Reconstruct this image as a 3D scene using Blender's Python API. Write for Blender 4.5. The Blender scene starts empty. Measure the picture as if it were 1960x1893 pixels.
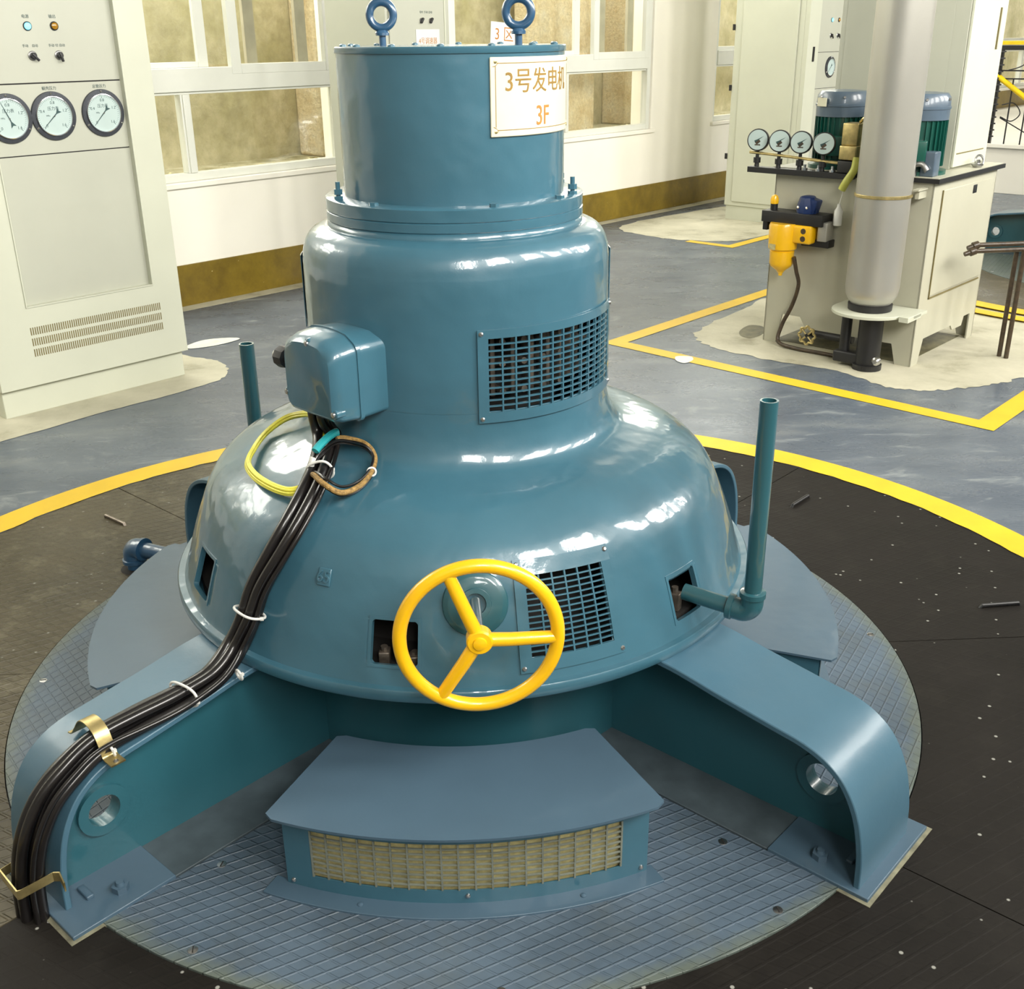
import bpy, bmesh, math, random
from mathutils import Vector, Matrix
random.seed(7)
R = math.radians
PI = math.pi
scene = bpy.context.scene
COL = scene.collection

# ---------------------------------------------------------------- camera
cam_d = bpy.data.cameras.new('camera')
cam = bpy.data.objects.new('camera', cam_d)
COL.objects.link(cam)
cam_d.sensor_fit = 'HORIZONTAL'
cam_d.sensor_width = 36.0
cam_d.lens = 2072.9 / 1960 * 36.0
cam_d.clip_start = 0.05
cam.matrix_world = Matrix(((0.9985487, 0.0306190, -0.0443044, 0.0),
                           (-0.0527494, 0.3901930, -0.9192208, -2.68926),
                           (-0.0108583, 0.9202238, 0.3912419, 1.65),
                           (0, 0, 0, 1)))
scene.camera = cam
scene.view_settings.view_transform = 'Standard'
scene.view_settings.look = 'None'
scene.view_settings.gamma = 1.0
scene.view_settings.use_curve_mapping = False
scene.view_settings.exposure = 0.0

# frame of the hall: s runs along the window wall, t towards it
WA = R(44.77)
WM = Matrix.Rotation(WA, 4, 'Z')
def W(s, t, z=0.0):
    return WM @ Vector((s, t, z))

# ---------------------------------------------------------------- sky and daylight
wd = bpy.data.worlds.new('sky')
scene.world = wd
wd.use_nodes = True
bg = wd.node_tree.nodes['Background']
bg.inputs[0].default_value = (1.0, 0.97, 0.88, 1)
bg.inputs[1].default_value = 6.0

def daylight(name, s, t, z, w, h, power, rz, col=(1, 0.97, 0.9), tilt=0):
    ld = bpy.data.lights.new(name, 'AREA')
    ld.shape = 'RECTANGLE'; ld.size = w; ld.size_y = h
    ld.energy = power; ld.color = col
    o = bpy.data.objects.new(name, ld)
    COL.objects.link(o)
    # area lights shine along local -Z; rz = heading of the light in the hall frame
    d = Vector((math.cos(R(rz)), math.sin(R(rz)), -math.sin(R(tilt))))
    d = (WM.to_3x3() @ d).normalized()
    o.rotation_euler = d.to_track_quat('-Z', 'Y').to_euler()
    o.location = W(s, t, z)
    return o
TF = -4.3          # window wall behind the camera
FWIN = [(-3.9, -2.7), (-1.9, -0.5), (0.3, 1.7), (2.5, 3.9), (4.9, 6.3), (7.3, 8.7), (9.7, 11.1)]
for a, b in FWIN:
    daylight('window_daylight', (a + b) / 2, TF - 0.05, 4.1, b - a, 2.2, 235, 90, (1.0, 0.97, 0.91))
for a, b in [(-2.81, -0.41), (0.69, 3.39), (4.49, 7.19), (8.29, 10.99)]:
    daylight('window_daylight', (a + b) / 2, 4.80, 3.3, b - a, 1.4, 95, -90, (1.0, 0.97, 0.9), 15)

# ---------------------------------------------------------------- materials
def newmat(name):
    m = bpy.data.materials.new(name); m.use_nodes = True
    nt = m.node_tree
    return m, nt, nt.nodes['Principled BSDF']
def L(nt, a, b): nt.links.new(a, b)
def N(nt, kind, **kw):
    n = nt.nodes.new(kind)
    for k, v in kw.items():
        if k in n.inputs: n.inputs[k].default_value = v
        else: setattr(n, k, v)
    return n
def ramp(nt, fac, stops):
    r = nt.nodes.new('ShaderNodeValToRGB')
    cr = r.color_ramp
    while len(cr.elements) < len(stops): cr.elements.new(0.5)
    for e, (p, c) in zip(cr.elements, stops):
        e.position = p
        e.color = (c, c, c, 1) if isinstance(c, (int, float)) else (*c, 1)
    L(nt, fac, r.inputs[0])
    return r.outputs[0]
def coords(nt, world=False):
    if world: return nt.nodes.new('ShaderNodeNewGeometry').outputs['Position']
    return nt.nodes.new('ShaderNodeTexCoord').outputs['Object']
def noise(nt, vec, scale, detail=4, rough=0.55, dist=0.0):
    n = N(nt, 'ShaderNodeTexNoise', Scale=scale, Detail=detail, Roughness=rough, Distortion=dist)
    L(nt, vec, n.inputs['Vector'])
    return n.outputs['Fac']
def bump(nt, h, strength, dist=0.01, normal=None):
    b = N(nt, 'ShaderNodeBump', Strength=strength, Distance=dist)
    L(nt, h, b.inputs['Height'])
    if normal: L(nt, normal, b.inputs['Normal'])
    return b.outputs['Normal']
def mixc(nt, fac, a, b):
    m = nt.nodes.new('ShaderNodeMix'); m.data_type = 'RGBA'
    if isinstance(fac, (int, float)): m.inputs[0].default_value = fac
    else: L(nt, fac, m.inputs[0])
    for i, c in ((6, a), (7, b)):
        if isinstance(c, tuple): m.inputs[i].default_value = (*c, 1)
        else: L(nt, c, m.inputs[i])
    return m.outputs[2]
def math_(nt, op, a, b=None, c=None):
    m = nt.nodes.new('ShaderNodeMath'); m.operation = op
    for i, v in enumerate((a, b, c)):
        if v is None: continue
        if isinstance(v, (int, float)): m.inputs[i].default_value = v
        else: L(nt, v, m.inputs[i])
    return m.outputs[0]
def mat(name, col, rough=0.5, metal=0.0, coat=0.0, var=0.12, scale=8, bmp=0.0, bscale=60, coat_rough=0.08, spec=0.5, world=False):
    m, nt, b = newmat(name)
    v = coords(nt, world)
    n = noise(nt, v, scale)
    dark = tuple(c * (1 - var) for c in col); lite = tuple(min(1, c * (1 + var)) for c in col)
    L(nt, ramp(nt, n, [(0.3, dark), (0.7, lite)]), b.inputs['Base Color'])
    b.inputs['Roughness'].default_value = rough
    b.inputs['Metallic'].default_value = metal
    b.inputs['Coat Weight'].default_value = coat
    b.inputs['Coat Roughness'].default_value = coat_rough
    b.inputs['Specular IOR Level'].default_value = spec
    if bmp:
        nn = bump(nt, noise(nt, v, bscale, 3), bmp, 0.004)
        L(nt, nn, b.inputs['Normal'])
        if coat: L(nt, nn, b.inputs['Coat Normal'])
    return m
PAINT = (0.038, 0.116, 0.162)
def paint_mat(name, col=PAINT, wav=0.25):
    m, nt, b = newmat(name)
    v = coords(nt)
    n = noise(nt, v, 2.2, 3)
    L(nt, ramp(nt, n, [(0.3, tuple(c * 0.9 for c in col)), (0.7, tuple(c * 1.1 for c in col))]), b.inputs['Base Color'])
    b.inputs['Roughness'].default_value = 0.34
    b.inputs['Coat Weight'].default_value = 0.75
    b.inputs['Coat Roughness'].default_value = 0.07
    w = noise(nt, v, 9, 2)
    f = noise(nt, v, 160, 2)
    nn = bump(nt, w, wav, 0.02)
    nn = bump(nt, f, 0.06, 0.002, nn)
    L(nt, nn, b.inputs['Normal']); L(nt, nn, b.inputs['Coat Normal'])
    return m
M = {}
M['paint'] = paint_mat('blue_paint')
M['paint2'] = paint_mat('blue_paint_flat', (0.058, 0.104, 0.148), 0.12)
M['paint2'].node_tree.nodes['Principled BSDF'].inputs['Roughness'].default_value = 0.45
M['paint2'].node_tree.nodes['Principled BSDF'].inputs['Coat Weight'].default_value = 0.25
M['paint_leg'] = paint_mat('blue_leg_paint', (0.050, 0.120, 0.172), 0.12)
M['paint_leg'].node_tree.nodes['Principled BSDF'].inputs['Roughness'].default_value = 0.42
M['paint_leg'].node_tree.nodes['Principled BSDF'].inputs['Coat Weight'].default_value = 0.25
M['paint_leg'].node_tree.nodes['Principled BSDF'].inputs['Coat Roughness'].default_value = 0.2
M['paint_dust'] = mat('dusty_blue_paint', (0.060, 0.082, 0.095), 0.55, var=0.25, scale=12, bmp=0.1)
M['paint_shade'] = paint_mat('shaded_blue_paint', (0.022, 0.100, 0.128), 0.12)  # same blue, darker and more teal: shade on webs and drum put into the colour
M['paint_shade'].node_tree.nodes['Principled BSDF'].inputs['Coat Weight'].default_value = 0.3
M['paint_dark'] = paint_mat('navy_paint', (0.02, 0.07, 0.14), 0.3)
M['pipe'] = paint_mat('teal_pipe_paint', (0.018, 0.085, 0.105), 0.1)
M['yellow'] = mat('yellow_enamel', (0.85, 0.47, 0.004), 0.33, coat=0.5, var=0.06, bmp=0.05, bscale=90)
M['inside'] = mat('dark_interior', (0.012, 0.011, 0.010), 0.8)
M['brush'] = mat('worn_metal', (0.20, 0.17, 0.14), 0.4, 0.7, var=0.5, scale=30)
M['steel'] = mat('steel', (0.5, 0.5, 0.5), 0.3, 1.0, var=0.15)
M['silver'] = mat('silver_paint', (0.46, 0.45, 0.405), 0.38, 0.6, var=0.06, scale=2, bmp=0.05, bscale=200)
M['chrome'] = mat('chrome', (0.75, 0.76, 0.78), 0.12, 1.0, var=0.02)
M['brass'] = mat('brass', (0.52, 0.42, 0.19), 0.35, 0.85, var=0.25, scale=30, bmp=0.1)
M['black'] = mat('black_rubber', (0.0075, 0.0065, 0.0065), 0.30, coat=0.35, var=0.2, scale=30, coat_rough=0.12)
M['blackm'] = mat('black_metal', (0.012, 0.012, 0.013), 0.45, var=0.2)
M['cab'] = mat('cream_cabinet', (0.54, 0.555, 0.45), 0.42, var=0.03, scale=3, bmp=0.02, bscale=300)
M['cab_in'] = mat('grey_panel', (0.43, 0.44, 0.365), 0.45, var=0.03, scale=3)
M['tank'] = mat('grey_tank', (0.45, 0.44, 0.345), 0.4, var=0.05, scale=3)
M['wall'] = mat('white_plaster', (0.86, 0.83, 0.74), 0.65, var=0.03, scale=1.5, bmp=0.08, bscale=25, world=True)
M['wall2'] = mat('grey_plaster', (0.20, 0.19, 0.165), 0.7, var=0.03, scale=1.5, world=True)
M['ceil'] = mat('ceiling_grey', (0.17, 0.165, 0.15), 0.8, var=0.03, world=True)
M['frame'] = mat('white_window_frame', (0.68, 0.69, 0.63), 0.35, var=0.02)
M['screen'] = mat('beige_screen_frame', (0.42, 0.38, 0.28), 0.5)
M['gauge'] = mat('gauge_face', (0.43, 0.53, 0.51), 0.4, var=0.03)
M['white'] = mat('white_plastic', (0.68, 0.68, 0.64), 0.4, var=0.03)
M['bezel'] = mat('gauge_bezel', (0.045, 0.05, 0.06), 0.35, 0.3, var=0.15, scale=80)
M['ink'] = mat('dark_ink', (0.02, 0.06, 0.06), 0.5)
M['gold'] = mat('gold_ink', (0.25, 0.145, 0.025), 0.5, var=0.15, scale=40)
M['orange'] = mat('orange_ink', (0.42, 0.17, 0.03), 0.5)
M['sign'] = mat('sign_cream', (0.62, 0.60, 0.45), 0.35, var=0.04, scale=12)
M['slot'] = mat('vent_shadow', (0.17, 0.14, 0.055), 0.8)
M['khaki'] = mat('khaki_backing', (0.42, 0.37, 0.17), 0.85, var=0.25, scale=60, bmp=0.3)
M['grout'] = mat('stained_grout', (0.17, 0.165, 0.11), 0.8, var=0.5, scale=25)
M['dusty'] = mat('dusty_grille', (0.17, 0.185, 0.15), 0.55, var=0.15, scale=30)
M['green'] = mat('green_motor', (0.004, 0.075, 0.055), 0.35, coat=0.3)
M['cowl'] = mat('blue_cowl', (0.075, 0.11, 0.15), 0.35, coat=0.3)
M['solenoid'] = mat('navy_solenoid', (0.008, 0.025, 0.10), 0.35)
M['olive'] = mat('olive_hose', (0.45, 0.46, 0.09), 0.45)
M['brown'] = mat('brown_pipe', (0.05, 0.032, 0.016), 0.45, coat=0.3, var=0.4, scale=40, bmp=0.3)
M['ywire'] = mat('yellow_wire', (0.75, 0.70, 0.07), 0.4, var=0.1, scale=50)
M['rope'] = mat('brown_cord', (0.28, 0.17, 0.05), 0.7, var=0.5, scale=120, bmp=0.5, bscale=260)
M['teal'] = mat('teal_tape', (0.02, 0.33, 0.36), 0.4)
M['lamp_or'] = mat('amber_lens', (0.30, 0.15, 0.01), 0.2, coat=0.5)
M['hazard'] = mat('yellow_rail', (0.80, 0.55, 0.01), 0.4)
m_, nt_, b_ = newmat('lit_lens')
b_.inputs['Base Color'].default_value = (0.1, 0.6, 0.8, 1)
b_.inputs['Emission Color'].default_value = (0.25, 0.8, 1.0, 1)
b_.inputs['Emission Strength'].default_value = 1.6
M['lamp_on'] = m_
# window glass
m_ = bpy.data.materials.new('window_glass'); m_.use_nodes = True
nt_ = m_.node_tree; nt_.nodes.clear()
o_ = nt_.nodes.new('ShaderNodeOutputMaterial'); mx = nt_.nodes.new('ShaderNodeMixShader')
tr = nt_.nodes.new('ShaderNodeBsdfTransparent'); gl = nt_.nodes.new('ShaderNodeBsdfGlossy')
gl.inputs['Roughness'].default_value = 0.02; mx.inputs[0].default_value = 0.07
tr.inputs[0].default_value = (0.97, 0.98, 0.96, 1)
L(nt_, tr.outputs[0], mx.inputs[1]); L(nt_, gl.outputs[0], mx.inputs[2]); L(nt_, mx.outputs[0], o_.inputs[0])
M['glass'] = m_

def floor_mat():
    m, nt, b = newmat('blue_epoxy_floor')
    v = coords(nt, True)
    mp = N(nt, 'ShaderNodeMapping'); mp.inputs['Rotation'].default_value = (0, 0, -0.35); mp.inputs['Scale'].default_value = (1, 2.6, 1)
    L(nt, v, mp.inputs[0])
    n1 = noise(nt, mp.outputs[0], 1.4, 5, 0.6)
    n2 = noise(nt, mp.outputs[0], 2.6, 8, 0.72, 0.8)
    base = ramp(nt, n1, [(0.3, (0.068, 0.088, 0.120)), (0.55, (0.105, 0.128, 0.160)), (0.8, (0.20, 0.22, 0.23))])
    scuff = ramp(nt, n2, [(0.56, 0.0), (0.72, 1.0)])
    c = mixc(nt, math_(nt, 'MULTIPLY', scuff, 0.5), base, (0.42, 0.45, 0.44))
    L(nt, c, b.inputs['Base Color'])
    L(nt, ramp(nt, n2, [(0.3, 0.22), (0.8, 0.42)]), b.inputs['Roughness'])
    nn = bump(nt, noise(nt, v, 3.5, 4), 0.2, 0.02)
    nn = bump(nt, noise(nt, mp.outputs[0], 38, 4, 0.65), 0.22, 0.006, nn)
    L(nt, nn, b.inputs['Normal'])
    return m
M['floor'] = floor_mat()
def cement_mat():
    m, nt, b = newmat('bare_cement')
    v = coords(nt, True)
    n1 = noise(nt, v, 2.5, 6, 0.65)
    c = ramp(nt, n1, [(0.28, (0.24, 0.22, 0.14)), (0.45, (0.47, 0.45, 0.34)), (0.75, (0.62, 0.59, 0.46))])
    L(nt, c, b.inputs['Base Color']); b.inputs['Roughness'].default_value = 0.6
    L(nt, bump(nt, noise(nt, v, 30, 5), 0.2, 0.01), b.inputs['Normal'])
    return m
M['cement'] = cement_mat()
M['line'] = mat('yellow_line_paint', (0.70, 0.46, 0.018), 0.5, var=0.08, scale=5, bmp=0.1, bscale=40, world=True)
M['stain_shade'] = mat('oil_stain', (0.12, 0.11, 0.06), 0.5, var=0.4, scale=20)  # oil stain colour, also used for the painted shade under the tank
M['whitespot'] = mat('white_spill', (0.75, 0.75, 0.68), 0.4)
def base_mat():
    m, nt, b = newmat('ochre_baseboard')
    v = coords(nt, True)
    n1 = noise(nt, v, 4, 6, 0.7); n2 = noise(nt, v, 22, 4, 0.6)
    c = ramp(nt, n1, [(0.3, (0.13, 0.085, 0.008)), (0.6, (0.22, 0.15, 0.014)), (0.85, (0.30, 0.21, 0.03))])
    c = mixc(nt, ramp(nt, n2, [(0.70, 0.0), (0.74, 1.0)]), c, (0.55, 0.45, 0.25))
    L(nt, c, b.inputs['Base Color']); b.inputs['Roughness'].default_value = 0.35
    L(nt, bump(nt, n2, 0.15, 0.01), b.inputs['Normal'])
    return m
M['baseboard'] = base_mat()
def rock_mat(name, a, b_, c_, sc, bs):
    m, nt, b = newmat(name)
    v = coords(nt, True)
    n1 = noise(nt, v, sc, 6, 0.65); n2 = noise(nt, v, sc * 7, 5, 0.7)
    c = ramp(nt, n1, [(0.3, a), (0.52, b_), (0.75, c_)])
    c = mixc(nt, ramp(nt, n2, [(0.3, 0.35), (0.6, 0.0)]), c, tuple(x * 0.45 for x in a))
    L(nt, c, b.inputs['Base Color']); b.inputs['Roughness'].default_value = 0.9
    L(nt, bump(nt, n2, bs, 0.03), b.inputs['Normal'])
    return m
M['rock'] = rock_mat('mossy_outer_wall', (0.33, 0.30, 0.14), (0.52, 0.47, 0.31), (0.76, 0.71, 0.56), 1.3, 0.4)
M['pebble'] = rock_mat('pebble_dash', (0.72, 0.54, 0.28), (0.88, 0.74, 0.48), (0.92, 0.84, 0.66), 5, 1.0)
M['ledge'] = rock_mat('leafy_ledge', (0.25, 0.23, 0.10), (0.50, 0.46, 0.30), (0.75, 0.70, 0.55), 6, 0.6)

def checker_mat(name, col, ang1, ang2, sp, dirt=None, height=0.6, rough=0.5, ridge=(0.10, 0.17)):
    """plate with a rhombic grid of raised ridges"""
    m, nt, b = newmat(name)
    v = coords(nt, True)
    sx = nt.nodes.new('ShaderNodeSeparateXYZ'); L(nt, v, sx.inputs[0])
    hs = []
    for a in (ang1, ang2):
        nx, ny = -math.sin(R(a)), math.cos(R(a))
        d = math_(nt, 'ADD', math_(nt, 'MULTIPLY', sx.outputs[0], nx / sp), math_(nt, 'MULTIPLY', sx.outputs[1], ny / sp))
        w = math_(nt, 'ABSOLUTE', math_(nt, 'SUBTRACT', math_(nt, 'FRACT', d), 0.5))
        hs.append(ramp(nt, w, [(ridge[0], 1.0), (ridge[1], 0.0)]))
    h = math_(nt, 'MAXIMUM', hs[0], math_(nt, 'MULTIPLY', hs[1], 0.6))
    n1 = noise(nt, v, 3.0, 5, 0.65)
    n2 = noise(nt, v, 40, 4, 0.6)
    c = ramp(nt, n1, [(0.3, tuple(x * 0.75 for x in col)), (0.7, tuple(x * 1.25 for x in col))])
    if dirt:
        c = mixc(nt, ramp(nt, noise(nt, v, 9, 6, 0.75), [(0.52, 0.0), (0.75, 0.8)]), c, dirt)
        sp_ = N(nt, 'ShaderNodeTexVoronoi', Scale=17.0)
        L(nt, v, sp_.inputs['Vector'])
        c = mixc(nt, ramp(nt, sp_.outputs['Distance'], [(0.055, 0.9), (0.085, 0.0)]), c, (0.30, 0.30, 0.27))
    if not dirt:      # greenish grime along the rim and in worn spots
        rr_ = math_(nt, 'SQRT', math_(nt, 'ADD', math_(nt, 'MULTIPLY', sx.outputs[0], sx.outputs[0]), math_(nt, 'MULTIPLY', sx.outputs[1], sx.outputs[1])))
        e_ = math_(nt, 'ADD', rr_, math_(nt, 'MULTIPLY', noise(nt, v, 14, 5, 0.7), 0.08))
        c = mixc(nt, ramp(nt, math_(nt, 'SUBTRACT', e_, 1.0), [(0.222, 0.0), (0.268, 0.55)]), c, (0.13, 0.145, 0.085))
        c = mixc(nt, ramp(nt, noise(nt, v, 5, 7, 0.7), [(0.50, 0.0), (0.70, 0.5)]), c, (0.085, 0.10, 0.10))
    L(nt, c, b.inputs['Base Color'])
    L(nt, ramp(nt, n1, [(0.3, rough - 0.1), (0.7, rough + 0.12)]), b.inputs['Roughness'])
    if dirt: b.inputs['Specular IOR Level'].default_value = 0.22
    nn = bump(nt, h, height, 0.006)
    nn = bump(nt, n2, 0.15, 0.004, nn)
    L(nt, nn, b.inputs['Normal'])
    return m
CH = {-90: (25, -35), 180: (56, -55), 0: (56, -55), 90: (25, -35)}
for k_, (a_, b2_) in CH.items():
    M['check%d' % k_] = checker_mat('blue_checker_plate', (0.074, 0.108, 0.145), a_, b2_, 0.0275, None, 0.6, 0.45, (0.05, 0.11))

# ---------------------------------------------------------------- mesh helpers
class MB:
    def __init__(s, T=None):
        s.bm = bmesh.new(); s.T = T or Matrix.Identity(4)
    def add(s, verts, faces, smooth=True):
        vs = [s.bm.verts.new(s.T @ Vector(v)) for v in verts]
        for f in faces:
            try:
                fc = s.bm.faces.new([vs[i] for i in f]); fc.smooth = smooth
            except ValueError:
                pass
        return s
    def box(s, c, d, rot=None, bev=0.0, taper=1.0):
        hx, hy, hz = d[0] / 2, d[1] / 2, d[2] / 2
        c = Vector(c); rot = rot or Matrix.Identity(3)
        if bev:
            b2 = bmesh.new()
            bmesh.ops.create_cube(b2, size=1)
            for v in b2.verts: v.co = Vector((v.co.x * d[0], v.co.y * d[1], v.co.z * d[2]))
            bmesh.ops.bevel(b2, geom=list(b2.edges), offset=bev, segments=3, affect='EDGES', profile=0.5)
            b2.verts.index_update()
            s.add([c + rot @ v.co for v in b2.verts], [[v.index for v in f.verts] for f in b2.faces])
            b2.free(); return s
        P = [c + rot @ Vector((x * hx * (taper if z > 0 else 1), y * hy * (taper if z > 0 else 1), z * hz)) for z in (-1, 1) for y in (-1, 1) for x in (-1, 1)]
        return s.add(P, [(0, 2, 3, 1), (4, 5, 7, 6), (0, 1, 5, 4), (2, 6, 7, 3), (0, 4, 6, 2), (1, 3, 7, 5)])
    def bx(s, x0, x1, y0, y1, z0, z1, bev=0.0):
        return s.box(((x0 + x1) / 2, (y0 + y1) / 2, (z0 + z1) / 2), (abs(x1 - x0), abs(y1 - y0), abs(z1 - z0)), None, bev)
    def cyl(s, p0, p1, r0, r1=None, seg=24, caps=True):
        r1 = r0 if r1 is None else r1
        p0, p1 = Vector(p0), Vector(p1); d = (p1 - p0).normalized()
        a = d.orthogonal().normalized(); b = d.cross(a)
        P = []
        for p, r in ((p0, r0), (p1, r1)):
            for i in range(seg):
                t = 2 * PI * i / seg
                P.append(p + a * r * math.cos(t) + b * r * math.sin(t))
        F = [(i, (i + 1) % seg, seg + (i + 1) % seg, seg + i) for i in range(seg)]
        if caps: F += [tuple(range(seg - 1, -1, -1)), tuple(range(seg, 2 * seg))]
        return s.add(P, F)
    def turn(s, p0, d, prof, seg=28, cap=True):
        """surface of revolution: prof = [(distance along d, radius)]"""
        p0 = Vector(p0); d = Vector(d).normalized()
        a = d.orthogonal().normalized(); b = d.cross(a)
        P = []
        for h, r in prof:
            for i in range(seg):
                t = 2 * PI * i / seg
                P.append(p0 + d * h + (a * math.cos(t) + b * math.sin(t)) * max(r, 1e-5))
        F = []
        for k in range(len(prof) - 1):
            for i in range(seg):
                j = (i + 1) % seg
                F.append((k * seg + i, k * seg + j, (k + 1) * seg + j, (k + 1) * seg + i))
        if cap: F += [tuple(range(seg - 1, -1, -1)), tuple(range((len(prof) - 1) * seg, len(prof) * seg))]
        return s.add(P, F)
    def tube(s, path, r, seg=12, closed=False, caps=True):
        P = []; n = len(path); path = [Vector(p) for p in path]
        up = None
        for i in range(n):
            if closed: t = (path[(i + 1) % n] - path[i - 1]).normalized()
            else: t = (path[min(i + 1, n - 1)] - path[max(i - 1, 0)]).normalized()
            if up is None: up = t.orthogonal().normalized()
            up = (up - t * up.dot(t)).normalized()
            b = t.cross(up)
            rr = r(i / (n - 1)) if callable(r) else r
            for k in range(seg):
                a = 2 * PI * k / seg
                P.append(path[i] + up * rr * math.cos(a) + b * rr * math.sin(a))
        F = []
        for i in range(n if closed else n - 1):
            j = (i + 1) % n
            for k in range(seg):
                l = (k + 1) % seg
                F.append((i * seg + k, i * seg + l, j * seg + l, j * seg + k))
        if not closed and caps: F += [tuple(range(seg - 1, -1, -1)), tuple(range((n - 1) * seg, n * seg))]
        return s.add(P, F)
    def torus(s, c, nrm, Rr, r, seg=48, ms=14):
        c = Vector(c); d = Vector(nrm).normalized(); a = d.orthogonal().normalized(); b = d.cross(a)
        path = [c + (a * math.cos(2 * PI * i / seg) + b * math.sin(2 * PI * i / seg)) * Rr for i in range(seg)]
        return s.tube(path, r, ms, True)
    def lathe(s, prof, angs, hole=None, flip=False):
        """prof [(r,z)], angs in degrees (list); hole(a_mid, z_mid, k) -> True to skip"""
        full = abs((angs[-1] - angs[0]) - 360) < 1e-6
        na = len(angs) - 1 if full else len(angs)
        P = [(r * math.cos(R(a)), r * math.sin(R(a)), z) for r, z in prof for a in angs[:na]]
        F = []
        for k in range(len(prof) - 1):
            for i in range(len(angs) - 1):
                am = (angs[i] + angs[i + 1]) / 2; zm = (prof[k][1] + prof[k + 1][1]) / 2
                if hole and hole(am, zm): continue
                j = (i + 1) % na
                f = (k * na + i, (k + 1) * na + i, (k + 1) * na + j, k * na + j)
                F.append(f[::-1] if flip else f)
        return s.add(P, F)
    def sector(s, r0, r1, a0, a1, z0, z1, n=24):
        P = []; 
        for i in range(n + 1):
            a = R(a0 + (a1 - a0) * i / n)
            for r, z in ((r0, z0), (r1, z0), (r1, z1), (r0, z1)):
                P.append((r * math.cos(a), r * math.sin(a), z))
        F = []
        for i in range(n):
            for k in range(4):
                F.append((4 * i + k, 4 * i + (k + 1) % 4, 4 * i + 4 + (k + 1) % 4, 4 * i + 4 + k))
        F += [(0, 3, 2, 1), (4 * n, 4 * n + 1, 4 * n + 2, 4 * n + 3)]
        return s.add(P, F)
    def mbox(s, f, u0, u1, w0, w1, d0, d1, nu=1, nw=1):
        """box in (u,w,d) space pushed through the mapping f"""
        P = []; idx = {}
        for i in range(nu + 1):
            for j in range(nw + 1):
                for k in (0, 1):
                    idx[i, j, k] = len(P)
                    P.append(f(u0 + (u1 - u0) * i / nu, w0 + (w1 - w0) * j / nw, d1 if k else d0))
        F = []
        for i in range(nu):
            for j in range(nw):
                F.append((idx[i, j, 1], idx[i + 1, j, 1], idx[i + 1, j + 1, 1], idx[i, j + 1, 1]))
                F.append((idx[i, j, 0], idx[i, j + 1, 0], idx[i + 1, j + 1, 0], idx[i + 1, j, 0]))
        for i in range(nu):
            F.append((idx[i, 0, 0], idx[i + 1, 0, 0], idx[i + 1, 0, 1], idx[i, 0, 1]))
            F.append((idx[i, nw, 0], idx[i, nw, 1], idx[i + 1, nw, 1], idx[i + 1, nw, 0]))
        for j in range(nw):
            F.append((idx[0, j, 0], idx[0, j, 1], idx[0, j + 1, 1], idx[0, j + 1, 0]))
            F.append((idx[nu, j, 0], idx[nu, j + 1, 0], idx[nu, j + 1, 1], idx[nu, j, 1]))
        return s.add(P, F)
    def prism(s, poly, z0, z1, f=None):
        n = len(poly); f = f or (lambda x, y, z: (x, y, z))
        P = [f(x, y, z0) for x, y in poly] + [f(x, y, z1) for x, y in poly]
        F = [tuple(range(n - 1, -1, -1)), tuple(range(n, 2 * n))] + [(i, (i + 1) % n, n + (i + 1) % n, n + i) for i in range(n)]
        return s.add(P, F)
    def mesh(s, me, f):
        return s.add([f(v.co) for v in me.vertices], [list(p.vertices) for p in me.polygons])
    def build(s, name, m, parent=None, sharp=32, bev=0.0, solid=0.0, fix=True):
        bm = s.bm
        if fix: bmesh.ops.recalc_face_normals(bm, faces=bm.faces)
        me = bpy.data.meshes.new(name); bm.to_mesh(me); bm.free()
        me.materials.append(m)
        me.set_sharp_from_angle(angle=R(sharp))
        o = bpy.data.objects.new(name, me); COL.objects.link(o)
        if parent: o.parent = parent
        if solid:
            md = o.modifiers.new('thickness', 'SOLIDIFY'); md.thickness = solid; md.offset = -1; md.use_even_offset = True
        if bev:
            md = o.modifiers.new('bevel', 'BEVEL'); md.width = bev; md.segments = 2; md.limit_method = 'ANGLE'; md.angle_limit = R(40)
        return o

def tag(o, label=None, cat=None, group=None, kind=None):
    if label: o['label'] = label
    if cat: o['category'] = cat
    if group: o['group'] = group
    if kind: o['kind'] = kind
    return o
def empty(name, loc=(0, 0, 0), rz=0.0, label=None, cat=None, group=None, kind=None):
    o = bpy.data.objects.new(name, None); o.empty_display_size = 0.05
    COL.objects.link(o); o.location = loc; o.rotation_euler = (0, 0, rz)
    return tag(o, label, cat, group, kind)
def kids(o): return [c for c in o.children]
def copy_tree(o, parent=None):
    c = o.copy(); COL.objects.link(c); c.parent = parent
    for ch in kids(o): copy_tree(ch, c)
    return c
def text_mesh(txt, size, extrude=0.0004, align='CENTER'):
    cu = bpy.data.curves.new('lettering', 'FONT'); cu.body = txt; cu.size = size; cu.extrude = extrude
    cu.align_x = align; cu.align_y = 'CENTER'; cu.resolution_u = 3
    o = bpy.data.objects.new('lettering', cu); COL.objects.link(o)
    dg = bpy.context.evaluated_depsgraph_get()
    me = bpy.data.meshes.new_from_object(o.evaluated_get(dg))
    bpy.data.objects.remove(o); bpy.data.curves.remove(cu)
    return me
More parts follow.
